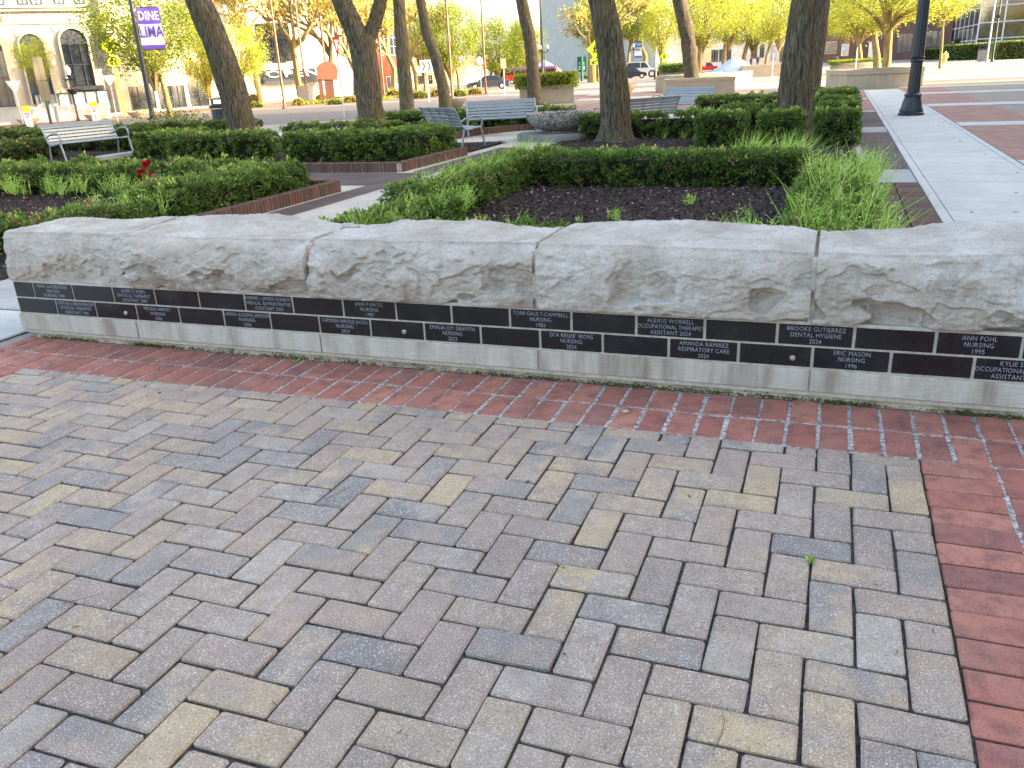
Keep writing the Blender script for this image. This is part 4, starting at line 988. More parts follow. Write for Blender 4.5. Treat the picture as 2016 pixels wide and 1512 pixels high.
def banner(root, texts, z0, z1, w, side, cols, rz):
    """two-sided cloth banner hung from a post"""
    b = MB(); n = 10; V = []; Fc = []
    for i in range(n + 1):
        for j in range(5):
            t = i / n; s = j / 4; V.append((side * (.9 + s * w), .25 * math.sin(t * 5 + s * 2) * s, z1 + (z0 - z1) * t))
    Fc = [(i * 5 + j, i * 5 + j + 1, i * 5 + j + 6, i * 5 + j + 5) for i in range(n) for j in range(4)]
    h = z1 - z0
    o = b.add(V, Fc).build('banner', M[cols[1]], root, rot=(0, 0, rz), smooth=True)
    cx = side * (.9 + w / 2)
    for (zz, hh, c) in ((z1 - h * .19, h * .38, cols[0]), (z0 + h * .05, h * .1, cols[0])):
        MB().box((cx, -.34, zz), (w, .04, hh)).build('colour_panel', M[c], root, rot=(0, 0, rz))
    for z in (z0 - .1, z1 + .1): MB().tube([(0, 0, z), (side * (1 + w), 0, z)], .1, 6).build('banner_arm', M['black_paint'], root, rot=(0, 0, rz))
    for (s, zz, size, mt, wd) in texts:
        me = text_mesh(s, size, width=wd, bold=.03 * size / 2)
        o = put('banner_lettering', me, M[mt], root, rot=(math.pi / 2, 0, rz)); v = Vector((cx, -.42, zz)); v.rotate(o.matrix_basis.to_euler().__class__((0, 0, rz))); o.location = v * U
lp = G(304, 250); v_ = view_dir(lp); L1 = lamp_post('black lamp post with a purple and white DINE banner', lp, 41, .85, 4.2, 1.7, heads=2, collar=8.0); 
L1['label'] = 'black lamp post with a purple and white banner above the yew hedges'
rzv = math.atan2(v_[1], v_[0]) - math.pi / 2
zt = lambda y: (lp[2] + (250 - y) / ppu(lp))
banner(L1, [('DINE', 32.1, 3.5, 'white', .72), ('LIMA', 27.6, 4.6, 'purple', .66)], 22.8, 34.5, 6.6, 1, ('purple', 'white'), rzv)
l2 = G(1247, 152); L2 = lamp_post('distant black lamp post with a blue and white banner', l2, 24, .55, 3.0, 1.0, heads=1, basket=None)
v2 = view_dir(l2); rz2 = math.atan2(v2[1], v2[0]) - math.pi / 2; s2 = 1 / ppu(l2)
banner(L2, [('PLAY', 27.4, 3.0, 'white', .7), ('LIMA', 22.9, 3.0, 'blue', .6)], 16.5, 30, 6.6, 1, ('blue', 'white'), rz2)
L2.scale = (1, 1, 1)
l3 = G(1073, 165); lamp_post('small distant twin-globe lamp post before the grey building', l3, 60 / ppu(l3), .4, 2.0, .8, heads=2)
l4 = G(155, 238); lamp_post('small black lamp post with a hanging basket in front of the arched bank', l4, 80 / ppu(l4), .4, 2.2, .8, heads=1, basket=12.5)
l5 = G(1953, 122); lamp_post('dark lamp post with a hanging basket on the right street corner', l5, 58, .7, 4, 1.3, heads=2, basket=33)
# ------------------------------------------------------------------ bowl planters, box planters
def bowl(label, px, py, w, h, mat='tan_conc'):
    b = G(px, py); s = ppu(b); W, H = w / s / 2, h / s
    root = thing('bowl_planter', label, 'planter', tuple(b), 0, 'tan bowl planters')
    MB().lathe([(W * .45, 0), (W * .55, H * .1), (W * .85, H * .6), (W, H * .95), (W, H), (W * .9, H), (W * .86, H * .85), (0, H * .82)], 28).build('bowl', M[mat], root, smooth=True)
    MB().lathe([(W * .84, H * .83), (0, H * .86)], 20).build('soil', M['soil'], root); return root
bowl('tan bowl planter behind the slim crooked trunk', 893, 214, 55, 19); bowl('tan bowl planter right of the thick trunk', 1222, 187, 66, 20)
bowl('tan bowl planter on the sunny kerb left of the bank lamp', 57, 247, 40, 13); bowl('tan bowl planter right of the bank lamp', 190, 237, 42, 12); bowl('tan bowl planter in front of the glass doors', 272, 231, 40, 11)
bowl('low tan planter at the far left edge of the street', 8, 268, 46, 12)
rp = G(388, 264); rt_ = thing('rose_planter', 'low round concrete planter with a sparse rose bush beside the banner lamp', 'planter', tuple(rp))
MB().lathe([(5.0, 0), (5.2, 1.4), (5.1, 2.0), (4.6, 2.0), (4.5, 1.7), (0, 1.7)], 28).build('ring_wall', M['tan_conc'], rt_, smooth=True)
rg = np.random.default_rng(9); P = rg.normal(size=(1500, 3)) * [4.2, 3.2, 1.3] + [-6, 0, 4.2]; put('foliage', leaf_mesh('foliage', P, rg.normal(size=P.shape), .55, .5, None, rg), M['yew'], rt_)
def box_planter(label, a, b, z_px, depth, mat, plants=None, cap=True, curve=0.0, name='box_planter'):
    """front face from pixel a to pixel b along the ground; z_px = pixel height of the face"""
    A, Bp = G(*a), G(*b); m = (A + Bp) / 2; d = Bp - A; L = np.linalg.norm(d[:2]); h = z_px / ppu(m); an = math.atan2(d[1], d[0])
    root = thing(name, label, 'planter', tuple(m), an, 'low concrete planters')
    if curve:
        n = 14; pts = [(-L / 2 + L * i / n, -curve * math.sin(math.pi * i / n)) for i in range(n + 1)] + [(L / 2 - L * i / n, depth + curve * math.sin(math.pi * i / n)) for i in range(n + 1)]
        MB().prism(pts, 0, h * .72).build('wall', M[mat], root)
        cc = np.array(pts).mean(0); pin = [tuple(cc + (np.array(p) - cc) * .86) for p in pts]; po = [tuple(cc + (np.array(p) - cc) * 1.012) for p in pts]
        k = len(po); MB().add([(p[0], p[1], h * .74) for p in po] + [(p[0], p[1], h) for p in po] + [(p[0], p[1], h) for p in pin] + [(p[0], p[1], h * .8) for p in pin],
                              [tuple(l * k + q for q in ()) or (l * k + i, l * k + (i + 1) % k, (l + 1) * k + (i + 1) % k, (l + 1) * k + i) for l in range(3) for i in range(k)]).build('coping', M[mat], root)
        MB().prism(pin, h * .73, h * .82).build('soil', M['soil'], root)
    else:
        MB().box((0, depth / 2, h * .4), (L, depth, h * .8), bev=.15).build('wall', M[mat], root)
        c = MB(); t = min(1.6, depth * .2)
        c.box((0, t / 2, h * .9), (L + .3, t, h * .2), bev=.12).box((0, depth - t / 2, h * .9), (L + .3, t, h * .2), bev=.12)
        c.box((-L / 2 + t / 2, depth / 2, h * .9), (t, depth - 2 * t, h * .2)).box((L / 2 - t / 2, depth / 2, h * .9), (t, depth - 2 * t, h * .2)); c.build('coping', M[mat], root)
        MB().box((0, depth / 2, h * .84), (L - 2 * t, depth - 2 * t, .2)).build('soil', M['soil'], root)
    if plants:
        kind, ph = plants; rg = np.random.default_rng(int(abs(L * 100))); n = int(L * (depth + 2 * ph) * 20)
        t = rg.uniform(-1, 1, (n, 3)); t = t / np.maximum(np.abs(t).max(1), .01)[:, None] * rg.uniform(.75, 1.02, n)[:, None]
        P = t * [L / 2 + 1.2, depth / 2 + 1.2, ph / 2] + [0, depth / 2, h + ph / 2 - .6]; P += .7 * np.stack([fbm(P * .35, 2, i) for i in range(3)], 1)
        put('foliage', leaf_mesh('foliage', P, rg.normal(size=P.shape) + t * .8, .62, .55, None, rg), M[kind], root)
        MB().box((0, depth / 2, h + ph / 2 - .5), (L * .9, depth * .8, ph * .8), bev=.8).build('branches', M['core'], root)
    return root
box_planter('square tan planter with a clipped golden-green hedge in its top', (1024, 207), (1130, 202), 34, 11, 'tan_conc', ('green_leaf', 4.6))
box_planter('nearest low concrete planter wall behind the pale bench', (1310, 195), (1446, 189), 36, 14, 'tan_conc')
box_planter('middle low concrete planter wall, longer, with a slim tree behind', (1352, 181), (1480, 170), 30, 16, 'tan_conc')
box_planter('far low concrete planter wall left of the thick right trunk', (1460, 152), (1545, 148), 21, 18, 'tan_conc')
box_planter('far grey planter wall with a dark clipped hedge', (1298, 160), (1352, 158), 15, 12, 'concrete', ('box', 6))
box_planter('oval tan concrete planter at the end of the pale walk', (1664, 177), (1816, 170), 36, 24, 'tan_conc', None, True, 3.5, 'oval_planter')
box_planter('second oval tan planter behind the first one', (1650, 146), (1735, 142), 20, 20, 'tan_conc', ('green_leaf', 2.0), True, 2.5, 'oval_planter')
# ------------------------------------------------------------------ signs
def facing(b): v = view_dir(b); return math.atan2(v[1], v[0]) - math.pi / 2
def sign(label, px, base_y, top_y, panel, post_mat='galv', post_r=.22, name='road_sign', turn=0.0, group=None):
    """panel(mb dict) builds plates in local x (right), z (up), y=-.2 in front"""
    b = G(px, base_y); h = (base_y - top_y) / ppu(b) * 1.03
    root = thing(name, label, 'sign', tuple(b), facing(b) + turn, group)
    MB().tube([(0, 0, 0), (0, 0, h)], post_r, 8).build('post', M[post_mat], root)
    panel(root, h, 1 / ppu(b)); return root
def plate(root, pts, mat, y=-.32, t=.1, name='plate'):
    n = len(pts); MB().add([(p[0], y, p[1]) for p in pts] + [(p[0], y + t, p[1]) for p in pts], [tuple(range(n)), tuple(range(2 * n - 1, n - 1, -1))] + [(i, n + i, n + (i + 1) % n, (i + 1) % n) for i in range(n)]).build(name, M[mat], root)
def tri(w, z1, z0, s=1.0):
    c = (z1 * 2 + z0) / 3; f = lambda x, z: (x * s, c + (z - c) * s); return [f(w / 2, z1), f(-w / 2, z1), f(-w * .04, z0), f(w * .04, z0)]
def yield_back(w, hh, front=False):
    def p(root, h, k):
        W, H = w * k, hh * k
        if front:
            plate(root, tri(W, h, h - H), 'red'); plate(root, tri(W, h, h - H, .55), 'white', -.36)
        else: plate(root, tri(W, h, h - H), 'lgrey')
    return p
sign('back of a pale yield sign at the far left by the red truck', 50, 262, 168, yield_back(27, 24))
sign('back of a pale yield sign in front of the bank corner', 232, 240, 157, yield_back(23, 20))
sign('red and white yield sign turned edgewise among the flagpoles', 678, 232, 89, yield_back(14, 34, True), turn=.2)
sign('back of a grey yield sign among the yellow shrubs', 912, 186, 118, yield_back(12, 13)); sign('small red yield sign beside the tarpaulin', 1413, 150, 74, yield_back(8, 18, True))
sign('red yield sign peeking out behind the leaning bench trunk', 1366, 165, 68, yield_back(8, 15, True))
def rectp(w, hh, mat, off=0):
    def p(root, h, k): plate(root, [(-w * k / 2, h - hh * k), (w * k / 2, h - hh * k), (w * k / 2, h), (-w * k / 2, h)], mat)
    return p
def twin(root, h, k):
    plate(root, [(-9 * k, h - 42 * k), (9 * k, h - 42 * k), (9 * k, h), (-9 * k, h)], 'olive'); plate(root, [(-9 * k, h - 80 * k), (10 * k, h - 80 * k), (10 * k, h - 43 * k), (-9 * k, h - 43 * k)], 'olive')
sign('pair of blank sign backs on a green post behind the left bench', 104, 254, 126, twin, 'green_post', .35)
def octo(root, h, k):
    r = 7 * k; plate(root, [(math.cos(a) * r, h - r + math.sin(a) * r) for a in [math.pi / 8 + i * math.pi / 4 for i in range(8)]], 'lgrey')
sign('back of a grey octagonal sign behind a flagpole', 948, 184, 118, octo); sign('blank tan square sign back by the golden hedge planter', 994, 188, 122, rectp(11, 18, 'tan_wall'))
def chevron(root, h, k):
    W, H = 25 * k, 22 * k; plate(root, [(-W / 2, h - H), (W / 2, h - H), (W / 2, h), (-W / 2, h)], 'white')
    for x in (-W * .36, W * .06):
        a, t = W * .17, W * .13
        plate(root, [(x, h - H * .12), (x + t, h - H * .12), (x + t + a, h - H * .5), (x + a, h - H * .5)], 'olive', -.37, .04, 'chevron')
        plate(root, [(x + a, h - H * .5), (x + t + a, h - H * .5), (x + t, h - H * .88), (x, h - H * .88)], 'olive', -.37, .04, 'chevron')
sign('white sign with two dark chevrons pointing right', 845, 201, 126, chevron, 'white')
def ped(root, h, k, s=1.0):
    r = 16 * k * s; c = h - r
    plate(root, [(0, c - r), (r, c), (0, c + r), (-r, c)], 'lime')
    w = 9 * k * s; plate(root, [(-w, c - r * 1.75), (w, c - r * 1.75), (w, c - r * 1.1), (-w, c - r * 1.1)], 'lime')
    g = MB(); q = r * .5                                   # walking figure and arrow
    g.lathe([(0, -.09 * r), (.1 * r, 0), (0, .1 * r)], 8, (0, -.42, c + q * .75))
    for a, b, w_ in (((0, q * .55), (0, -q * .1), .09), ((0, -q * .1), (q * .35, -q * .85), .07), ((0, -q * .1), (-q * .4, -q * .85), .07), ((0, q * .4), (q * .4, 0), .05), ((0, q * .4), (-q * .4, q * .05), .05)):
        g.tube([(a[0], -.42, c + a[1]), (b[0], -.42, c + b[1])], w_ * r, 6)
    g.build('pictogram', M['black'], root); g = MB()
    zc = c - r * 1.42; g.tube([(w * .6, -.42, zc + w * .3), (-w * .6, -.42, zc - w * .3)], .06 * r, 6); g.tube([(-w * .6, -.42, zc - w * .3), (-w * .1, -.42, zc - w * .35)], .06 * r, 6); g.tube([(-w * .6, -.42, zc - w * .3), (-w * .4, -.42, zc + w * .2)], .06 * r, 6)
    g.build('arrow', M['black'], root)
sign('lime pedestrian crossing sign half hidden by the thick trunk', 1172, 165, 88, ped, 'lime', .3); sign('lime pedestrian crossing sign behind the leaves in front of the bank', 246, 229, 85, lambda r, h, k: ped(r, h, k, 1.25), 'lime', .4)
sign('small far lime pedestrian crossing sign left of the leaning bench trunk', 1307, 152, 106, lambda r, h, k: ped(r, h, k, .55), 'lgrey', .15)
def street_sign(label, px, by, ty):
    b = G(px, by); k = 1 / ppu(b); h = (by - ty) * k; root = thing('crossing_marker', label, 'sign', tuple(b), facing(b), 'in-street crossing markers')
    w = 6.5 * k; plate(root, [(-w, .5), (w, .5), (w, h), (-w, h)], 'white', -.1, .2, 'panel')
    plate(root, [(-w, h * .8), (w, h * .8), (w, h), (-w, h)], 'lime', -.16, .05, 'top_band'); plate(root, [(-w, .4), (w, .4), (w, h * .16), (-w, h * .16)], 'lime', -.16, .05, 'bottom_band')
    plate(root, tri(w * 1.3, h * .76, h * .56), 'red', -.16, .05, 'yield_symbol'); plate(root, tri(w * 1.3, h * .76, h * .56, .5), 'white', -.2, .04, 'yield_symbol')
    MB().tube([(0, -.2, h * .48), (0, -.2, h * .34), (w * .3, -.2, h * .22)], .06 * w, 5).build('pictogram', M['black'], root)
    MB().box((0, 0, .3), (w * 2.6, w * 1.4, .6), bev=.1).build('foot', M['black'], root)
street_sign('white and lime in-street crossing marker at the far left', 62, 262, 212); street_sign('white and lime in-street crossing marker above the left bench', 192, 247, 203)
def ctext(root, h, k):
    plate(root, [(-9 * k, h - 28 * k), (9 * k, h - 28 * k), (9 * k, h), (-9 * k, h)], 'green')
    put('lettering', text_mesh('Cit', 9 * k, width=.9), M['white'], root, (0, -.4, h - 13 * k), (math.pi / 2, 0, 0))
    for i in range(2): plate(root, [(-6 * k, h - (20 + 4 * i) * k), (6 * k, h - (20 + 4 * i) * k), (6 * k, h - (18 + 4 * i) * k), (-6 * k, h - (18 + 4 * i) * k)], 'white', -.36, .04, 'text_line')
sign('dark green sign with white lettering before the grey building', 1146, 160, 116, ctext, 'green', 1.2)
# delineator posts, flagpoles, poles
def pole(name, label, cat, px, by, top, r0, r1, mat, group=None):
    b = G(px, by); v = view_dir(b); d = ray(*top); nrm = np.array([v[0], v[1], 0]); q = CAM + ((b - CAM) @ nrm) / (d @ nrm) * d
    h = q[2] * 1.7 if top[1] <= 0 else q[2]
    root = thing(name, label, cat, tuple(b), 0, group)
    MB().tube([(0, 0, 0), (0, 0, h)], [r0, r1], 12).build('shaft', M[mat], root, smooth=True)
    MB().lathe([(r0 * 2.2, 0), (r0 * 2.2, .3), (r0 * 1.4, .8), (r0 * 1.1, 1.2)], 14).build('foot', M[mat], root, smooth=True)
    if top[1] <= 0: MB().lathe([(0, h - .2), (r1 * 2, h + .6), (0, h + 1.4)], 10).build('finial', M[mat], root, smooth=True)
    return root
fl_names = ['first bronze flagpole from the left, beside the yellow tree', 'second flagpole from the left, on a concrete block', 'third flagpole, in front of the red sculpture', 'thick tan flagpole between the forked trunk and the slim trunk', 'flagpole just right of the crooked slim trunk', 'rightmost flagpole, in front of the yellow-green trees']
for (px, by, tx), lb_ in zip([(561, 214, 535), (606, 203, 581), (649, 199, 627), (757, 192, 736), (891, 193, 873), (957, 184, 941)], fl_names):
    pole('flagpole', lb_, 'flagpole', px, by, (tx, 0), .62, .42, 'bronze', 'flagpoles along the street')
pole('utility_pole', 'weathered grey utility pole beside the slim bench trunk', 'pole', 1069, 165, (1061, 0), 1.0, .8, 'wood_pole')
pole('delineator_post', 'pale thin post on the sunny brick right of the thick trunk', 'post', 1291, 176, (1289, 92), .25, .2, 'tan_wall', 'thin street posts')
pole('delineator_post', 'thin pale post left of the thickest right trunk', 'post', 1520, 150, (1521, 106), .3, .25, 'cream', 'thin street posts')
pole('delineator_post', 'thin pale post in front of the oval planters', 'post', 1683, 147, (1684, 94), .3, .25, 'cream', 'thin street posts')
pole('signal_pole', 'tall pale metal pole on the right street corner beside the mailbox', 'pole', 1942, 124, (1952, 0), .6, .5, 'lgrey')
bs = G(606, 203); tag(MB().prism([(bs[0] - 3.2, bs[1] - 3), (bs[0] + 3.2, bs[1] - 3), (bs[0] + 3.2, bs[1] + 3), (bs[0] - 3.2, bs[1] + 3)], 0, 9).build('concrete_block', M['warm_conc']), 'upright concrete block at the foot of the second flagpole', 'block')
# ------------------------------------------------------------------ buildings
def plane_from(a, b):
    """vertical plane through two ground pixels: origin, along, normal to the camera"""
    A, Bp = G(*a), G(*b); return plane_pts(A, Bp)
def plane_pts(A, Bp):
    A = np.array(A, float); Bp = np.array(Bp, float); d = Bp - A; d[2] = 0; d /= np.linalg.norm(d); n = np.array([d[1], -d[0], 0.0])
    if n @ (CAM - A) < 0: n = -n
    return A, d, n
class Facade:
    def __init__(s, name, label, A, Bp, depth, height, mat, cat='building'):
        s.A, s.d, s.n = plane_pts(A, Bp); s.L = np.linalg.norm((np.array(Bp) - np.array(A))[:2]); s.h = height
        s.root = thing(name, label, cat, (s.A[0], s.A[1], 0)); s.depth = depth
        P = [s.pt(0, 0, 0), s.pt(s.L, 0, 0), s.pt(s.L, -depth, 0), s.pt(0, -depth, 0)]
        MB().prism([(p[0], p[1]) for p in P], 0, height).build('wall', M[mat], s.root)
    def pt(s, u, off, z): p = s.d * u + s.n * off; return (p[0], p[1], z)
    def uz(s, x, y):
        d = ray(x, y); t = ((s.A - CAM) @ s.n) / (d @ s.n); q = CAM + t * d; return float((q - s.A) @ s.d), float(q[2])
    def box(s, name, mat, u0, u1, z0, z1, o0, o1, parent=None):
        m = MB(); P = [s.pt(u0, o0, 0), s.pt(u1, o0, 0), s.pt(u1, o1, 0), s.pt(u0, o1, 0)]
        return m.prism([(p[0], p[1]) for p in P], z0, z1).build(name, M[mat], parent or s.root)
    def window(s, u0, u1, z0, z1, frame='frame_dark', glass='glass', nx=2, nz=2, t=.35, name='window'):
        w = s.box(name, glass, u0, u1, z0, z1, -.4, .08); fr = MB()
        def bar(a, b, c, d): P = [s.pt(a, .1, 0), s.pt(b, .1, 0), s.pt(b, .45, 0), s.pt(a, .45, 0)]; fr.prism([(p[0], p[1]) for p in P], c, d)
        bar(u0 - t, u0, z0 - t, z1 + t); bar(u1, u1 + t, z0 - t, z1 + t); bar(u0, u1, z1, z1 + t); bar(u0, u1, z0 - t, z0)
        for i in range(1, nx): u = u0 + (u1 - u0) * i / nx; bar(u - t * .35, u + t * .35, z0, z1)
        for i in range(1, nz): z = z0 + (z1 - z0) * i / nz; bar(u0, u1, z - t * .3, z + t * .3)
        fr.build('frame', M[frame], w); return w
    def arch(s, u0, u1, z0, z1, mat_glass='glass', split=None):
        """tall arched window: reveal ring, panes, fan"""
        r = (u1 - u0) / 2; cu = (u0 + u1) / 2; zs = z1 - r; n = 14
        pts = [(u0, z0), (u1, z0)] + [(cu + r * math.cos(math.pi * i / n), zs + r * math.sin(math.pi * i / n)) for i in range(n + 1)]
        def poly(pts, o0, o1, name, mat, par):
            k = len(pts); V = [s.pt(p[0], o0, p[1]) for p in pts] + [s.pt(p[0], o1, p[1]) for p in pts]
            return MB().add(V, [tuple(range(k - 1, -1, -1)), tuple(range(k, 2 * k))] + [(i, (i + 1) % k, k + (i + 1) % k, k + i) for i in range(k)]).build(name, M[mat], par)
        w = poly(pts, -.2, .06, 'window', mat_glass, s.root)
        # stone surround standing proud, so the window sits in a reveal
        sc = 1.16; po = [(cu + (p[0] - cu) * sc, p[1] if p[1] <= zs else zs + (p[1] - zs) * sc) for p in pts[2:]]; pi_ = pts[2:]; k = len(po)
        V = [s.pt(*(p[0], 1.3, p[1])) for p in po] + [s.pt(p[0], 1.3, p[1]) for p in pi_] + [s.pt(p[0], .0, p[1]) for p in pi_] + [s.pt(p[0], .0, p[1]) for p in po]
        MB().add(V, [(a * k + i, a * k + i + 1, ((a + 1) % 4) * k + i + 1, ((a + 1) % 4) * k + i) for a in range(4) for i in range(k - 1)]).build('arch_surround', M['bank'], w)
        for uu in (u0 - r * .08, u1 + r * .08): s.box('jamb', 'bank', uu - r * .08, uu + r * .08, z0, zs, 0, 1.3, w)
        zf = zs - .4
        poly([(cu + r * .98 * math.cos(math.pi * i / n), zf + r * 1.02 * math.sin(math.pi * i / n)) for i in range(n + 1)], .07, .3, 'fan_panel', 'frame_dark', w)
        fr = MB()
        def bar(a, b, c, d, o=.5): P = [s.pt(a, .08, 0), s.pt(b, .08, 0), s.pt(b, o, 0), s.pt(a, o, 0)]; fr.prism([(p[0], p[1]) for p in P], c, d)
        bar(u0, u1, zf - .6, zf + .3, .7)
        for f in (0, .3, .7, 1): bar(u0 + (u1 - u0) * f - .22, u0 + (u1 - u0) * f + .22, z0, zf)
        bar(u0, u1, z0 + (zf - z0) * .5, z0 + (zf - z0) * .5 + .4)
        for a in (30, 60, 90, 120, 150):
            a = math.radians(a); q0 = s.pt(cu + r * .5 * math.cos(a), .4, zf + r * .5 * math.sin(a)); q1 = s.pt(cu + r * .95 * math.cos(a), .4, zf + r * .95 * math.sin(a)); fr.tube([q0, q1], .14, 5)
        fr.build('glazing_bars', M['frame_dark'], w)
        return w
# bank with arched windows
Bq = G(220, 233); Bq[2] = 0; A = Bq - np.array([.66, .75, 0]) / np.hypot(.66, .75) * 150
fb = Facade('bank_building', 'cream stone bank with tall arched windows', A, Bq, 60, 62, 'bank')
for (xl, xr, yt, yb) in ((-8, 33, 75, 212), (66, 112, 66, 205), (138, 190, 56, 172)):
    u0, zb_ = fb.uz(xl, yb); u1, _ = fb.uz(xr, yb); um, z1 = fb.uz((xl + xr) / 2, yt); fb.arch(u0, u1, zb_, z1)
for (xl, xr, yt, yb) in ((78, 136, 184, 228), (152, 212, 178, 218)):
    u0, z0 = fb.uz(xl, yb); u1, z1 = fb.uz(xr, yt); fb.window(u0, u1, z0, z1, 'frame_dark', 'pale_glass', 3, 1)
u0, z0 = fb.uz(148, 178); u1, z1 = fb.uz(204, 170); fb.box('canopy', 'frame_dark', u0, u1, z0, z0 + 1.6, .2, 2.2)
u0, z0 = fb.uz(0, 215); fb.box('granite_base', 'bank_base', 0, fb.L, 0, 6.5, .02, .5)
for k, (zz, hh, oo) in enumerate(((fb.uz(90, 47)[1], .8, .7), (fb.uz(90, 22)[1], 1.0, 1.8), (fb.uz(90, 16)[1], .9, 2.6))): fb.box('cornice', 'bank', 0, fb.L, zz, zz + hh, .02, oo)
zc_ = fb.uz(90, 26)[1]; dm = MB()
for k in range(90): u = fb.L * (k + .5) / 90; P = [fb.pt(u - .25, 0.05, 0), fb.pt(u + .25, .05, 0), fb.pt(u + .25, 1.3, 0), fb.pt(u - .25, 1.3, 0)]; dm.prism([(p[0], p[1]) for p in P], zc_ + .3, zc_ + 1.1)
dmo = dm.build('dentils', M['bank'], fb.root); dmo['kind'] = 'stuff'
for (xl, xr) in ((-12, 8), (38, 54), (64, 82), (110, 126), (150, 166)):
    u0, z0 = fb.uz(xl, 8); u1, _ = fb.uz(xr, 8); z0 = fb.uz(40, 7)[1]; fb.window(u0, u1, z0, z0 + 7, 'frame_dark', 'pale_glass', 2, 1)
for (x, y) in ((36, 68), (109, 57)):
    u, z = fb.uz(x, y); o = MB().lathe([(.7, 0), (1.25, 0), (1.25, .35), (.7, .35)], 16).build('roundel', M['bank'], fb.root, fb.pt(u, .02, z)); o.rotation_euler = Vector(fb.n).to_track_quat('Z', 'Y').to_euler()
u, z = fb.uz(3, 38); o = put('carved_letter', text_mesh('E', 3.2, depth=.1), M['brown'], fb.root, fb.pt(u, .15, z)); o.rotation_euler = (math.pi / 2, 0, math.atan2(fb.d[1], fb.d[0]) if np.cross(fb.d, [0, 0, 1]) @ fb.n > 0 else math.atan2(-fb.d[1], -fb.d[0]))
u, z = fb.uz(201, 178); fb.box('wall_lantern', 'frame_dark', *sorted((fb.uz(196, 130)[0], fb.uz(207, 130)[0])), fb.uz(200, 132)[1], fb.uz(200, 66)[1], .3, 2.0)
u, z = fb.uz(223, 195); fb.box('notice_board', 'brown', u - 1.4, u + 1.4, z, z + 4.2, .05, .35)
def simple_building(name, label, pl, pr, depth, h, mat, wins=(), cat='building', far=0):
    A, Bp = G(*pl), G(*pr); f = Facade(name, label, A, Bp, depth, h, mat, cat)
    for (xl, xr, yt, yb, fr, gl, nx, nz) in wins:
        u0, z0 = f.uz(xl, yb); u1, z1 = f.uz(xr, yt); um = (u0 + u1) / 2
        if u1 < u0: u0, u1 = u1, u0
        f.window(u0, u1, max(z0, .5), z1, fr, gl, nx, nz, .3)
    return f
simple_building('stone_office', 'pale stone building with dark glass doors behind the left trees', (238, 224), (452, 207), 60, 90, 'bank', [(262, 300, 170, 216, 'frame_dark', 'glass', 3, 2), (318, 360, 168, 214, 'frame_dark', 'glass', 4, 2), (378, 404, 160, 210, 'frame_dark', 'glass', 2, 2), (424, 440, -2, 8, 'frame_dark', 'glass', 2, 2), (448, 462, -2, 10, 'frame_dark', 'glass', 2, 2)])
f3 = simple_building('white_office', 'white building with a lettered grey awning behind the bare trees', (470, 202), (700, 188), 60, 95, 'white_wall', [(512, 530, 48, 122, 'frame_dark', 'glass', 3, 8), (536, 552, 46, 124, 'frame_dark', 'glass', 3, 8), (560, 566, 46, 120, 'frame_dark', 'glass', 1, 8), (612, 640, 166, 184, 'frame_dark', 'pale_glass', 4, 1)])
u0, z0 = f3.uz(514, 164); u1, z1 = f3.uz(632, 134); zb_ = f3.uz(570, 163)[1]; zt_ = f3.uz(570, 136)[1]
aw = MB(); V = [f3.pt(u0, .3, zt_), f3.pt(u1, .3, zt_), f3.pt(u1, 7, zb_ + 1.5), f3.pt(u0, 7, zb_ + 1.5), f3.pt(u1, 7, zb_), f3.pt(u0, 7, zb_), f3.pt(u0, .3, zb_), f3.pt(u1, .3, zb_)]
awo = aw.add(V, [(0, 1, 2, 3), (3, 2, 4, 5), (5, 4, 7, 6), (0, 3, 5, 6), (1, 7, 4, 2)]).build('awning', M['charcoal'], f3.root)
me = text_mesh('OPEN', (zt_ - zb_) * 1.0, width=1.6, bold=.1)
sgn = 1 if np.cross(f3.d, [0, 0, 1]) @ f3.n > 0 else -1
o = put('awning_lettering', me, M['white'], awo, f3.pt((u0 + u1) / 2, 4.0, (zt_ + zb_) / 2 + 1.25)); o.rotation_euler = (math.pi / 2 - .75, 0, math.atan2(f3.d[1] * sgn, f3.d[0] * sgn))
simple_building('brick_shop', 'red brick building with white trim seen between the trunks', (738, 184), (812, 176), 40, 60, 'brick_wall', [(750, 760, 60, 108, 'white', 'glass', 2, 3), (768, 778, 58, 108, 'white', 'glass', 2, 3), (786, 796, 56, 106, 'white', 'glass', 2, 3), (762, 790, 150, 174, 'white', 'glass', 4, 1)])
simple_building('tan_building', 'low tan building behind the yellow-green trees', (800, 174), (962, 163), 40, 26, 'tan_wall', [(822, 850, 148, 166, 'frame_dark', 'glass', 4, 1)])
simple_building('grey_warehouse', 'big blank grey building with a brick parapet', (1066, 153), (1290, 147), 60, 100, 'grey_wall')
gp = G(1070, 152)
simple_building('brick_parapet_building', 'higher brick-topped block at the corner of the grey building', (1072, 151), (1112, 150), 30, 105, 'brick_wall')
gb = Facade('gabled_house', 'small white gabled shop in front of the grey building', G(1054, 158), G(1098, 156), 20, 9, 'white_wall', 'building')
rfm = MB(); V = [gb.pt(0, .5, 9), gb.pt(gb.L, .5, 9), gb.pt(gb.L * .3, .5, 19), gb.pt(0, -20, 9), gb.pt(gb.L, -20, 9), gb.pt(gb.L * .3, -20, 19)]
rfm.add(V, [(0, 1, 2), (5, 4, 3), (1, 4, 5, 2), (0, 2, 5, 3), (0, 3, 4, 1)]).build('roof', M['white'], gb.root)
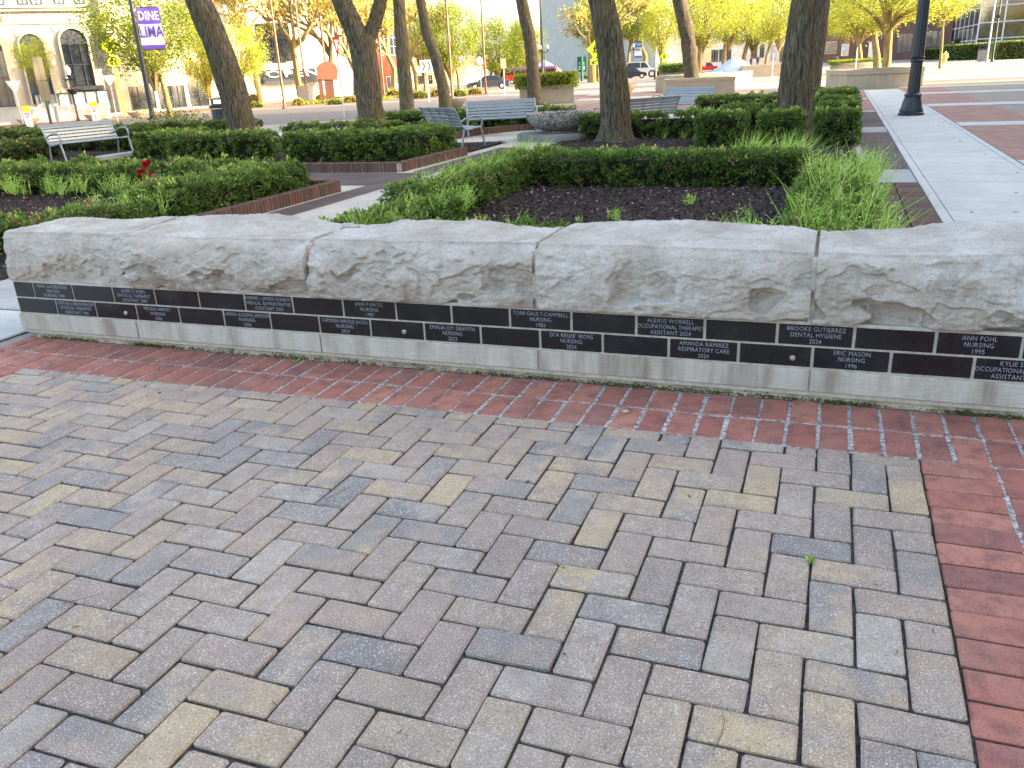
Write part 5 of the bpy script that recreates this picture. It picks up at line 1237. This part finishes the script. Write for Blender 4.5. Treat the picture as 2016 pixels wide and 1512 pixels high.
simple_building('shop_row', 'row of pale shops beyond the parked cars', (1200, 143), (1345, 139), 40, 70, 'tan_wall', [(1222, 1240, 112, 128, 'white', 'glass', 3, 1), (1262, 1282, 100, 112, 'white', 'glass', 3, 1), (1300, 1330, 116, 132, 'white', 'glass', 4, 1), (1226, 1246, 30, 60, 'white', 'glass', 2, 3), (1270, 1290, 30, 60, 'white', 'glass', 2, 3)])
simple_building('corner_shop', 'storefront with white framed windows behind the tarpaulin', (1360, 134), (1560, 128), 40, 60, 'white_wall', [(1478, 1492, 90, 116, 'white', 'glass', 1, 1), (1495, 1506, 88, 114, 'white', 'glass', 1, 1), (1516, 1530, 88, 120, 'white', 'pale_glass', 1, 1), (1534, 1546, 88, 122, 'white', 'glass', 1, 1), (1396, 1440, 96, 122, 'frame_dark', 'glass', 4, 1)])
f9 = simple_building('brown_entrance_building', 'brown clad building with dark glass entrance doors behind the right trees', (1596, 124), (1868, 114), 50, 60, 'brown_wall', [(1622, 1648, 82, 106, 'cream', 'glass', 1, 1), (1656, 1672, 86, 110, 'cream', 'pale_glass', 1, 1), (1764, 1798, 66, 104, 'frame_dark', 'glass', 3, 1), (1820, 1860, 60, 92, 'frame_dark', 'glass', 3, 2)])
for (xl, xr) in ((1712, 1724), (1744, 1756), (1806, 1817)):
    u0 = f9.uz(xl, 90)[0]; u1 = f9.uz(xr, 90)[0]; f9.box('pilaster', 'white_wall', min(u0, u1), max(u0, u1), 0, 24, .1, 1.2)
# glass curtain-wall building: two faces
gA = onY(1862, 100, 1250); gB = onY(1920, 98, 1000); gC = onY(2130, 92, 960)
for P_ in (gA, gB, gC): P_[2] = 0
f10 = Facade('glass_building', 'glass curtain wall building with white mullions at the right edge', gB, gC, 60, 110, 'charcoal')
for k in range(4):
    for j in range(6): f10.window(f10.L * k / 4 + .6, f10.L * (k + 1) / 4 - .6, 4 + j * 15, 4 + j * 15 + 14, 'white', 'glass', 1, 1, .9, 'pane')
f11 = Facade('glass_wing', 'narrow side wing with close white mullions left of the glass corner', gA, gB, 50, 110, 'charcoal')
for k in range(7):
    for j in range(6): f11.window(f11.L * k / 7 + .4, f11.L * (k + 1) / 7 - .4, 3 + j * 15, 3 + j * 15 + 14, 'white', 'glass', 1, 1, .9, 'pane')
# office block to the right of the square, out of the picture: it shades the garden
ofc = thing('office_block', 'tall concrete office block on the right side of the square', 'building', (240, 90, 0))
MB().box((0, 0, 65), (160, 520, 130)).build('wall', M['office_wall'], ofc)
for j in range(6):
    for k in range(16): MB().box((-80.1, -240 + k * 32, 14 + j * 20), (.8, 20, 11)).build('window', M['glass'], ofc)
# ------------------------------------------------------------------ background trees
def crown_template(seed, n=13000, clumps=90, hollow=.3, size=.06):
    r = np.random.default_rng(seed); C = r.normal(size=(clumps, 3)); C /= np.linalg.norm(C, axis=1)[:, None]; C *= r.uniform(hollow, .92, clumps)[:, None] ** .6
    C[:, 2] *= .9; C[:, 2] += .05; i = r.integers(0, clumps, n); P = C[i] + r.normal(size=(n, 3)) * (.07 + .10 * r.uniform(0, 1, clumps)[i])[:, None]
    return C, P, r
def tree_templates():
    T = []
    for s in range(4):
        C, P, r = crown_template(40 + s)
        leaf = leaf_mesh('crown', P / 1.0, r.normal(size=P.shape), .046, .6, None, r)
        b = MB()
        for c in C[:26]: b.tube([(0, 0, -1.05), tuple(np.array([c[0] * .35, c[1] * .35, -.45 + c[2] * .25])), tuple(c)], [.026, .016, .006], 5)
        T.append((leaf, b.mesh('limbs', True)))
    return T
TT = tree_templates()
def bare_template(seed):
    r = np.random.default_rng(seed); b = MB(); tips = []
    def grow(p, d, L, rad, lvl):
        m = p + d * L * .5 + r.normal(size=3) * L * .06; e = p + d * L + r.normal(size=3) * L * .08
        b.tube([tuple(p), tuple(m), tuple(e)], [rad, rad * .8, rad * .6], 6 if lvl < 2 else 4, cap=False)
        if lvl >= 4: tips.append(e); return
        for k in range(3 if lvl else 4):
            nd = d + r.normal(size=3) * (.55 if lvl else .6); nd[2] = abs(nd[2]) * .8 + .15; nd /= np.linalg.norm(nd); grow(e, nd, L * r.uniform(.62, .8), rad * .58, lvl + 1)
    grow(np.array([0, 0, 0.0]), np.array([0, 0, 1.0]), .34, .035, 0)
    tips = np.array(tips); z = tips[:, 2].max(); k = 1500; P = tips[r.integers(0, len(tips), k)] + r.normal(size=(k, 3)) * .035
    return b.mesh('branches', True), leaf_mesh('buds', P, r.normal(size=P.shape), .03, .6, None, r), z
BT = [bare_template(70 + i) for i in range(3)]
NTREE = [0]
def bg_tree(label, base, cx, cy, rx, ry, mat='yellow_leaf', trunk_w=8, tmpl=None, shift=0):
    b = G(*base) + np.array([0, 0, 0]); s = ppu(b); H = (base[1] - cy) / s; RX, RZ = rx / s, ry / s
    root = thing('street_tree', label, 'tree', tuple(b), 0, 'leafy street trees'); k = NTREE[0] % 4; NTREE[0] += 1
    v = view_dir(b); off = (cx - base[0]) / s; ox, oy = v[1] * off, -v[0] * off
    tb = MB(); r = trunk_w / s / 2; tb.tube([(0, 0, -.2), (ox * .1, oy * .1, H * .3), (ox * .4, oy * .4, max(H - RZ * .6, H * .45)), (ox, oy, H)], [r * 1.2, r, r * .8, r * .2], 10)
    tb.build('trunk', M['bark2'], root, smooth=True)
    rot = (0, 0, random.uniform(0, 6.28))
    o = put('crown', TT[k][0], None, root, (ox, oy, H), rot, (RX / U * U, RX, RZ))
    if not TT[k][0].materials: TT[k][0].materials.append(M['yellow_leaf'])
    o.material_slots[0].link = 'OBJECT'; o.material_slots[0].material = M[mat]
    o2 = put('limbs', TT[k][1], M['bark2'], root, (ox, oy, H), rot, (RX, RX, RZ)); return root
def bare_tree(label, base, height_px, lean=0.0, mat='bud', spread=1.0):
    b = G(*base); s = ppu(b); k = NTREE[0] % 3; NTREE[0] += 1; br, bd, z = BT[k]; sc = height_px / s / (z)
    root = thing('bare_tree', label, 'tree', tuple(b), random.uniform(0, 6.28), 'sparse budding trees'); root.rotation_euler[1] = 0
    put('trunk', br, M['bark2'], root, scale=(sc * U / U * spread, sc * spread, sc))
    o = put('buds', bd, M[mat], root, scale=(sc * spread, sc * spread, sc)); return root
bg_tree('broad green tree behind the banner lamp post', (337, 232), 318, 70, 118, 105, 'green_leaf', 11)
bg_tree('bright yellow tree right of the leaning trunk', (487, 213), 478, 108, 72, 66, 'yellow_leaf', 7)
bg_tree('thin yellow sapling in front of the bank windows', (100, 246), 95, 128, 34, 48, 'yellow_leaf', 3)
bg_tree('yellow tree glimpsed left of the leaning trunk', (420, 215), 415, 120, 50, 70, 'yellow_leaf', 6)
bg_tree('yellow-green tree behind the crooked slim trunk', (905, 178), 890, 80, 62, 78, 'green_leaf', 6); bg_tree('light green tree left of the utility pole', (965, 172), 985, 98, 70, 62, 'green_leaf', 6); bg_tree('yellow tree right behind the chevron sign', (838, 180), 838, 85, 48, 75, 'yellow_leaf', 6)
bg_tree('hazy green tree behind the slim bench trunk', (1012, 165), 1035, 95, 42, 50, 'green_leaf', 5); bg_tree('green tree beside the pedestrian sign', (1178, 160), 1168, 45, 38, 70, 'green_leaf', 6); bg_tree('green tree above the parked cars', (1236, 152), 1250, 40, 62, 62, 'green_leaf', 6); bg_tree('pale green tree above the shop row', (1302, 150), 1302, 60, 42, 60, 'yellow_leaf', 6)
bg_tree('yellow tree with a pale trunk behind the leaning bench trunk', (1375, 166), 1380, 45, 82, 62, 'yellow_leaf', 10); bg_tree('yellow-green tree left of the tarpaulin', (1423, 150), 1432, 38, 76, 62, 'yellow_leaf', 9); bg_tree('forked tree behind the tarpaulin', (1462, 138), 1480, 52, 62, 55, 'yellow_leaf', 9); bg_tree('yellow tree left of the thickest trunk', (1506, 138), 1530, 40, 60, 62, 'yellow_leaf', 6)
bg_tree('golden tree in the front oval planter', (1742, 163), 1735, 12, 128, 62, 'yellow_leaf', 17); bg_tree('golden tree behind the front oval planter', (1726, 150), 1690, 28, 95, 58, 'yellow_leaf', 14); bg_tree('golden tree in the second oval planter', (1693, 138), 1665, 40, 70, 46, 'yellow_leaf', 10); bg_tree('golden tree leaning over the lamp post', (1850, 135), 1838, 8, 70, 50, 'yellow_leaf', 5)
bare_tree('budding tree with two long limbs behind the first flagpole', (594, 200), 240, spread=.8); bare_tree('budding tree beside the red sculpture', (652, 196), 240, spread=.8); bare_tree('budding tree left of the forked trunk', (702, 194), 230, spread=.8); bare_tree('thin budding tree close behind the forked trunk', (728, 190), 190, spread=.8); bare_tree('budding tree between the two slim trunks', (822, 182), 190, spread=.8); bare_tree('budding tree in front of the brick shop', (776, 186), 220, spread=.8)
bare_tree('wide bare tree before the grey building', (1164, 162), 150, spread=1.25); bare_tree('budding tree above the yellow tree on the left', (516, 206), 230, spread=.8); bare_tree('bare tree behind the parked cars', (1268, 150), 170, spread=1.0)
# shrubs of the flagpole island
def shrub(label, px, py, w, h, mat='green_leaf', n=900):
    b = G(px, py); s = ppu(b); W, H = w / s / 2, h / s; rg = np.random.default_rng(px); root = thing('shrub', label, 'shrub', tuple(b), 0, 'low street shrubs')
    t = rg.normal(size=(n, 3)); t /= np.linalg.norm(t, axis=1)[:, None]; t[:, 2] = abs(t[:, 2]); P = t * [W, W * .7, H] * rg.uniform(.6, 1.05, n)[:, None]
    P += .25 * H * np.stack([fbm(P / max(H, .1) * 1.2, 2, i) for i in range(3)], 1)
    put('foliage', leaf_mesh('foliage', P, t + rg.normal(size=t.shape), max(.5, H * .16), .5, None, rg), M[mat], root)
    MB().lathe([(W * .8, 0), (W * .7, H * .5), (W * .3, H * .75), (0, H * .8)], 10, sy=.7).build('branches', M['core'], root); return root
for i, (px, py, w, h, mt, lb_) in enumerate([(588, 208, 28, 16, 'bud', 'tan shrub at the foot of the first flagpole'), (596, 200, 30, 14, 'dead', 'rusty brown shrub left of the concrete block'), (632, 198, 34, 14, 'yellow_leaf', 'bright yellow-green mound right of the concrete block'), (660, 206, 40, 12, 'green_leaf', 'low green shrub under the red sculpture'), (690, 202, 36, 14, 'bud', 'tan shrub beside the red yield sign'), (715, 198, 30, 15, 'green_leaf', 'green shrub close left of the forked trunk'), (775, 192, 36, 18, 'bud', 'tan shrub between the forked and the slim trunk'), (828, 194, 40, 16, 'green_leaf', 'green shrub under the chevron sign'), (862, 190, 36, 16, 'bud', 'tan shrub left of the crooked trunk'), (905, 190, 34, 14, 'green_leaf', 'green shrub right of the crooked trunk'), (935, 186, 36, 14, 'bud', 'tan shrub before the dark car'), (500, 203, 40, 20, 'dead', 'round rusty bush beside the yellow tree'), (505, 212, 36, 12, 'green_leaf', 'low green bush below the rusty bush'), (1122, 158, 16, 10, 'orange', 'orange flowering bush beside the golden hedge planter'), (1150, 156, 16, 8, 'yew', 'low dark bush under the green sign'), (1240, 150, 56, 10, 'box', 'dark hedge under the parked cars'), (1690, 124, 80, 12, 'green_leaf', 'green shrubs behind the second oval planter')]):
    if mt == 'orange': mt = 'dead'
    shrub(lb_, px, py, w, h, mt)
MB_g = sheet('island_grass', [tuple(G(*q)[:2]) for q in [(570, 211), (650, 200.2), (850, 189.5), (955, 182.6), (930, 180), (800, 182), (640, 192)]], M['green_leaf'] if False else M['soil'], 1)
rg = np.random.default_rng(5); tq = rg.uniform(0, 1, 2600); qq = [G(575 + 375 * t, 209 - 25.5 * t - rg.uniform(0, 5)) for t in tq]
gq = np.array(qq); gq[:, 2] = 0; go = put('island_ground_cover', leaf_mesh('island_ground_cover', gq, rg.normal(size=gq.shape) * [.5, .5, 1] + [0, 0, 1], 1.6, .5, None, rg), M['green_leaf']); go['kind'] = 'stuff'
tag(go, 'low green ground cover on the flagpole island', 'ground cover')
# right: dark hedges before the glass building
def far_hedge(label, a, b, hpx, depth, mat='box'):
    A, Bp = G(*a), G(*b); m = (A + Bp) / 2; L = np.linalg.norm((Bp - A)[:2]); h = hpx / ppu(m); an = math.atan2(Bp[1] - A[1], Bp[0] - A[0]); rg = np.random.default_rng(int(L * 10))
    root = thing('clipped_hedge', label, 'hedge', tuple(m), an); n = int(min(9000, L * (h + depth) * 6))
    t = rg.uniform(-1, 1, (n, 3)); t = t / np.abs(t).max(1)[:, None]; P = t * [L / 2, depth / 2, h / 2] + [0, depth / 2, h / 2]; P += .6 * np.stack([fbm(P * .25, 2, i) for i in range(3)], 1)
    put('foliage', leaf_mesh('foliage', P, t + rg.normal(size=t.shape) * .6, 1.0, .6, None, rg), M[mat], root)
    MB().box((0, depth / 2, h / 2 - .2), (L - 1, depth - 1, h - .8), bev=.5).build('branches', M['core'], root)
far_hedge('dark clipped hedge left of the hydrant', (1810, 119), (1856, 117), 20, 14); far_hedge('long rounded dark hedge between the hydrant and the mailbox', (1852, 120), (1946, 117), 29, 18)
far_hedge('dark hedge right of the mailbox', (1962, 118), (2050, 114), 33, 18); far_hedge('upper green hedge in front of the glass wing', (1874, 115), (1945, 112.5), 36, 12, 'yew')
# ------------------------------------------------------------------ hydrant, mailbox, bins on the right
hb = G(1859, 124); k = 22 / ppu(hb)
hy = thing('fire_hydrant', 'pale yellow fire hydrant on the far right pavement', 'hydrant', tuple(hb))
MB().lathe([(.26 * k, 0), (.26 * k, .06 * k), (.18 * k, .08 * k), (.18 * k, .62 * k), (.25 * k, .64 * k), (.25 * k, .7 * k), (.17 * k, .82 * k), (.06 * k, .9 * k), (.06 * k, k), (0, k)], 16).build('barrel', M['yellow'], hy, smooth=True)
for s in (-1, 1): MB().tube([(0, 0, .5 * k), (s * .3 * k, 0, .5 * k)], .1 * k, 10).build('nozzle', M['yellow'], hy)
MB().tube([(0, 0, .42 * k), (0, -.3 * k, .42 * k)], .12 * k, 10).build('nozzle', M['yellow'], hy)
mbx = G(1957, 116); k = 34 / ppu(mbx); mx = thing('mailbox', 'blue curved-top street mailbox on four legs', 'mailbox', tuple(mbx), facing(mbx) + .4)
w = .3 * k; pr = [(-w, .16 * k), (w, .16 * k), (w, .78 * k)] + [(w * math.cos(a), .78 * k + w * .72 * math.sin(a)) for a in np.linspace(.2, math.pi - .2, 8)] + [(-w, .78 * k)]
n = len(pr); MB().add([(p[0], -w * .9, p[1]) for p in pr] + [(p[0], w * .9, p[1]) for p in pr], [tuple(range(n)), tuple(range(2 * n - 1, n - 1, -1))] + [(i, n + i, n + (i + 1) % n, (i + 1) % n) for i in range(n)]).build('body', M['mail'], mx)
for sx in (-1, 1):
    for sy in (-1, 1): MB().box((sx * w * .85, sy * w * .75, .09 * k), (.09 * k, .09 * k, .18 * k)).build('leg', M['mail'], mx)
MB().box((0, -w * .93, .8 * k), (w * 1.2, .05 * k, .1 * k)).build('pull_door', M['navy'], mx)
tb_ = G(1932, 121); k = 30 / ppu(tb_); tr = thing('stone_litter_bin', 'square tan aggregate litter bin with a dark hood by the kerb', 'litter bin', tuple(tb_), facing(tb_))
MB().box((0, 0, .36 * k), (.54 * k, .54 * k, .72 * k), bev=.05).build('body', M['agg'], tr); MB().box((0, 0, .75 * k), (.6 * k, .6 * k, .08 * k)).build('rim', M['charcoal'], tr)
for s in (-1, 1): MB().box((s * .22 * k, 0, .86 * k), (.06 * k, .5 * k, .16 * k)).build('hood_side', M['charcoal'], tr)
MB().box((0, 0, .96 * k), (.5 * k, .5 * k, .08 * k), bev=.04).build('hood', M['charcoal'], tr)
b2 = G(1643, 134); bin_('dark slatted litter bin by the far storefront', b2, 21 / ppu(b2), 2.6); b3 = G(1295, 156); bin_('far black litter bin between the parked cars and the grey planter', b3, 20 / ppu(b3), 3.0)
b4 = G(1383, 156); bin_('grey slatted litter bin behind the middle planter wall', b4, 14 / ppu(b4), 1.6)
# ------------------------------------------------------------------ vehicles
def car(label, px, py, wpx, hpx, paint, dirx=1, kind='sedan', turn=0.0, name='parked_car', group='cars on the far street'):
    """side view car standing on the ground at its own distance"""
    b = G(px, py); s = ppu(b); L, H = wpx / s, hpx / s; Wd = L * .4
    root = thing(name, label, 'car', tuple(b), facing(b) + turn + (0 if dirx > 0 else math.pi), group)
    if kind == 'sedan': body = [(-.5, .2), (-.5, .52), (-.46, .62), (-.3, .66), (.22, .62), (.46, .52), (.5, .4), (.5, .2)]; cab = [(-.36, .62), (-.22, .97), (-.02, 1.0), (.1, .96), (.26, .6)]
    elif kind == 'suv': body = [(-.5, .2), (-.5, .6), (-.48, .64), (.24, .62), (.47, .54), (.5, .42), (.5, .2)]; cab = [(-.48, .62), (-.43, .96), (-.36, 1.0), (.08, 1.0), (.14, .97), (.27, .6)]
    elif kind == 'bus': body = [(-.5, .14), (-.5, .9), (-.48, .97), (.42, .97), (.48, .88), (.5, .5), (.5, .14)]; cab = None
    else: body = [(-.5, .22), (-.5, .58), (-.06, .58), (-.06, .6), (.28, .6), (.48, .55), (.5, .42), (.5, .22)]; cab = [(-.08, .58), (-.06, .96), (.0, 1.0), (.14, .98), (.28, .6)]
    def ext(pr, w0, w1, name, mat, par, ins=0.0):
        n = len(pr); V = []
        for y, t in ((-w0, 0), (-w0 * .92, 0), (w0 * .92, 0), (w0, 0)):
            f = .97 if abs(y) > w0 * .95 else 1.0
            V += [(p[0] * L * (f if ins == 0 else f * .99), y * (1 if p[1] < .63 or ins == 0 else .86), p[1] * H * (1 if abs(y) < w0 * .95 else .99)) for p in pr]
        Fc = [tuple(range(n)), tuple(range(4 * n - 1, 3 * n - 1, -1))] + [(l * n + i, (l + 1) * n + i, (l + 1) * n + (i + 1) % n, l * n + (i + 1) % n) for l in range(3) for i in range(n)]
        return MB().add(V, Fc).build(name, M[mat], par, smooth=True)
    bo = ext(body, Wd / 2, 0, 'body', paint, root)
    if cab:
        ext(cab, Wd * .46, 0, 'cabin', paint, root, 1); wi = [(p[0] * .9, .64 + (p[1] - .62) * .86) for p in cab]
        for sd_ in (-1, 1):
            n = len(wi); MB().add([(p[0] * L, sd_ * (Wd * .455 * (1 if p[1] < .66 else .88)), p[1] * H) for p in wi] + [(p[0] * L, sd_ * (Wd * .475 * (1 if p[1] < .66 else .88)), p[1] * H) for p in wi], [tuple(range(n)), tuple(range(2 * n - 1, n - 1, -1))] + [(i, n + i, n + (i + 1) % n, (i + 1) % n) for i in range(n)]).build('side_window', M['car_glass'], root)
            for xx in (-.02,): MB().box((xx * L, sd_ * Wd * .45, .8 * H), (.02 * L, .04 * Wd, .32 * H)).build('pillar', M[paint], root)
    else:
        for sd_ in (-1, 1):
            for i in range(5): MB().box(((-.38 + .18 * i) * L, sd_ * Wd * .5, .68 * H), (.15 * L, .03 * Wd, .26 * H)).build('side_window', M['car_glass'], root)
            MB().box((0, sd_ * Wd * .503, .9 * H), (.96 * L, .02 * Wd, .08 * H)).build('stripe', M['blue'], root)
    wr = H * (.235 if kind != 'bus' else .14)
    for xx in (-.31, .31):
        for sd_ in (-1, 1):
            wl_ = MB().lathe([(wr * .6, -.07 * Wd), (wr, -.06 * Wd), (wr, .06 * Wd), (wr * .6, .07 * Wd)], 16).build('wheel', M['tyre'], root, (xx * L, sd_ * Wd * .44, wr), (math.pi / 2, 0, 0), smooth=True)
            MB().lathe([(0, -.075 * Wd), (wr * .6, -.07 * Wd), (wr * .6, .07 * Wd), (0, .075 * Wd)], 12).build('rim', M['silver'], wl_)
    for sd_ in (-1, 1):
        MB().box((.495 * L, sd_ * Wd * .36, .46 * H), (.02 * L, Wd * .2, .08 * H)).build('headlight', M['white'], root); MB().box((-.498 * L, sd_ * Wd * .38, .48 * H), (.02 * L, Wd * .16, .1 * H)).build('tail_light', M['red'], root)
    return root
car('dark grey sedan behind the rightmost flagpole', 962, 176, 84, 26, 'charcoal', -1); car('colourful red and blue bus behind the slim bench trunk', 1042, 164, 110, 31, 'red', -1, 'bus', name='bus'); car('white car roof showing above the golden hedge', 1100, 160, 40, 17, 'white', -1)
car('pale silver minivan parked behind the lamp post with the blue banner', 1262, 153, 66, 29, 'silver', 1, 'suv'); car('dark blue car in front of the silver minivan', 1246, 155, 56, 21, 'navy', 1); car('red pickup truck cut off by the left edge', -2, 246, 62, 28, 'red', 1, 'truck'); car('far red truck behind the leaning bench trunk', 1392, 142, 46, 18, 'red', 1, 'truck'); car('maroon car beside the pedestrian sign', 1190, 154, 30, 14, 'plum', 1)
# ------------------------------------------------------------------ sculpture, tarpaulin, clutter
sb = G(652, 201); ks = 72 / ppu(sb); sc_ = thing('red_sculpture', 'tall rusty red abstract sculpture on the flagpole island', 'sculpture', tuple(sb), facing(sb))
for i, (x0, x1, h0) in enumerate(((-.28, -.17, .86), (-.12, 0, .62), (.02, .12, .7))): MB().box(((x0 + x1) / 2 * ks, 0, h0 * ks / 2), ((x1 - x0) * ks, .18 * ks, h0 * ks), bev=.2).build('upright_slab', M['terracotta'], sc_)
pts = [(-.3, .6), (.22, .56), (.28, .8), (.2, .98), (.0, 1.05), (-.15, 1.0), (-.28, .92)]
MB().add([(p[0] * ks, -.12 * ks, p[1] * ks) for p in pts] + [(p[0] * ks, .12 * ks, p[1] * ks) for p in pts], [tuple(range(7)), tuple(range(13, 6, -1))] + [(i, 7 + i, 7 + (i + 1) % 7, (i + 1) % 7) for i in range(7)]).build('head_block', M['orange'], sc_)
tpb = G(1446, 152); kt = 1 / ppu(tpb); tp_ = thing('tarpaulin_mound', 'pale blue-grey tarpaulin peaked over something behind the planters', 'tarpaulin', tuple(tpb), facing(tpb))
V = [(0, 0, 38 * kt)]; nn = 24; rows = 6
for rI in range(1, rows + 1):
    for k_ in range(nn):
        a = 2 * math.pi * k_ / nn; f = rI / rows; V.append((math.cos(a) * 58 * kt * f * (1 + .08 * math.sin(3 * a)), math.sin(a) * 34 * kt * f, max(0, (38 * (1 - f) ** .9 + 1.6 * math.sin(a * 6 + rI)) * kt)))
Fc = [(0, 1 + k_, 1 + (k_ + 1) % nn) for k_ in range(nn)] + [(1 + r_ * nn + k_, 1 + (r_ + 1) * nn + k_, 1 + (r_ + 1) * nn + (k_ + 1) % nn, 1 + r_ * nn + (k_ + 1) % nn) for r_ in range(rows - 1) for k_ in range(nn)]
MB().add(V, Fc).build('cloth', M['tarp'], tp_, smooth=True)
MB().tube([(0, 0, 0), (0, 0, 37 * kt)], .5, 6).build('prop', M['galv'], tp_)
bi = G(665, 172); 
# ------------------------------------------------------------------ people far away
def person(label, px, py, hpx, top, bottom, stride=.0, turn=0.0):
    b = G(px, py); H = hpx / ppu(b); root = thing('person', label, 'person', tuple(b), facing(b) + turn, 'people far off on the street')
    J = dict(pel=(0, 0, .52), che=(0, 0, .74), nec=(0, 0, .84), hea=(0, .005, .93), lh=(.05, 0, .5), lk=(.055, -.03 - stride, .27), lf=(.055, stride * .6, .02), lt=(.055, stride * .6 - .06, .012), rh=(-.05, 0, .5), rk=(-.055, -.03 + stride, .27), rf=(-.055, -stride * .6, .02), rt=(-.055, -stride * .6 - .06, .012), ls=(.1, 0, .8), le=(.125, .02, .64), lw=(.12, -.04, .5), rs=(-.1, 0, .8), re=(-.125, .02, .64), rw=(-.12, -.04, .5))
    Rd = dict(pel=.075, che=.085, nec=.03, hea=.055, lh=.055, lk=.036, lf=.026, lt=.02, rh=.055, rk=.036, rf=.026, rt=.02, ls=.038, le=.028, lw=.022, rs=.038, re=.028, rw=.022)
    E = [('pel', 'che'), ('che', 'nec'), ('nec', 'hea'), ('pel', 'lh'), ('lh', 'lk'), ('lk', 'lf'), ('lf', 'lt'), ('pel', 'rh'), ('rh', 'rk'), ('rk', 'rf'), ('rf', 'rt'), ('che', 'ls'), ('ls', 'le'), ('le', 'lw'), ('che', 'rs'), ('rs', 're'), ('re', 'rw')]
    ks_ = list(J); me = bpy.data.meshes.new('body'); me.from_pydata([tuple(c * H * U for c in J[k_]) for k_ in ks_], [(ks_.index(a), ks_.index(c)) for a, c in E], [])
    o = bpy.data.objects.new('body', me); scene.collection.objects.link(o); md = o.modifiers.new('skin', 'SKIN')
    for i, k_ in enumerate(ks_): me.skin_vertices[0].data[i].radius = (Rd[k_] * H * U,) * 2
    me.skin_vertices[0].data[0].use_root = True; o.modifiers.new('sub', 'SUBSURF').levels = 2
    m2 = bpy.data.meshes.new_from_object(o.evaluated_get(bpy.context.evaluated_depsgraph_get())); bpy.data.objects.remove(o)
    for mt in ('skin', top, bottom): m2.materials.append(M[mt])
    for p in m2.polygons:
        z = p.center.z / (H * U); p.material_index = 0 if z > .845 or (abs(p.center.x) > .1 * H * U and z < .52) else (1 if z > .5 else 2); p.use_smooth = True
    put('body', m2, None, root); MB().lathe([(.0, .93), (.058, .93), (.056, .97), (.035, .995), (0, 1.0)], 10).build('hair', M['black'], root, scale=(H, H, H)).location = (0, .008 * H * U, 0)
    return root
person('person in dark clothes standing by the storefront', 1491, 133, 22, 'navy', 'navy'); person('shorter person in a dark top left of the standing one', 1478, 132, 19, 'black', 'charcoal', .03, .5); person('person in a blue shirt between the forked and slim trunks', 783, 185, 22, 'blue', 'charcoal'); person('person in dark clothes half hidden by the crooked slim trunk', 878, 178, 26, 'charcoal', 'charcoal', .03)

# ------------------------------------------------------------------ small litter and sprouts
rl = np.random.default_rng(21); k = 90
P = np.c_[rl.uniform(-36, 3, k), rl.uniform(-8, 11, k), np.full(k, .05)]; D = rl.normal(size=(k, 3)) * [1, 1, .12]
o = put('leaf_litter', leaf_mesh('leaf_litter', P, D, .17, .45, None, rl), M['dead']); tag(o, 'scattered dry leaf bits on the pavers', 'litter', kind='stuff')
k = 26; P = np.c_[rl.uniform(5.5, 14, k), rl.uniform(40, 180, k), np.full(k, .16)]; D = rl.normal(size=(k, 3)) * [1, 1, .1]
o = put('twig_litter', leaf_mesh('twig_litter', P, D, .55, .16, None, rl), M['chips']); tag(o, 'thin dark twigs and pods scattered on the pale walk', 'litter', kind='stuff')
def sprout(label, px, py, s=.25, n=14):
    b = G(px, py); root = thing('weed_sprout', label, 'weeds', tuple(b), 0, 'weeds in the paving joints'); r = np.random.default_rng(px)
    put('leaves', leaf_mesh('leaves', np.zeros((n, 3)) + [0, 0, .0], r.normal(size=(n, 3)) * [1, 1, .3] + [0, 0, .6], s, .4, None, r), M['weed'], root)
sprout('tiny green weed sprouting from a joint between the pavers on the right', 1596, 1106, .2)
sprout('small weed in the joint at the foot of the stone wall', 585, 712, .22)
for i, (px, py, ln, an) in enumerate(((120, 1190, .9, .4), (640, 985, 1.1, 1.0), (1405, 1478, 1.0, 1.2))):
    b = G(px, py); r = np.random.default_rng(i)
    o = MB().tube([(0, 0, .03), (ln * .4, .05, .06), (ln * .75, .18, .05), (ln, .36, .03)], [.008, .008, .006, .004], 5).build('dry_stalk', M['dead'], None, tuple(b), (0, 0, an))
    tag(o, ['thin dry grass stalk on the pavers at the lower left', 'thin curved dry stalk on the pavers left of centre', 'thin reddish dry stalk near the bottom right pavers'][i], 'stalk', 'dry stalks on the paving')
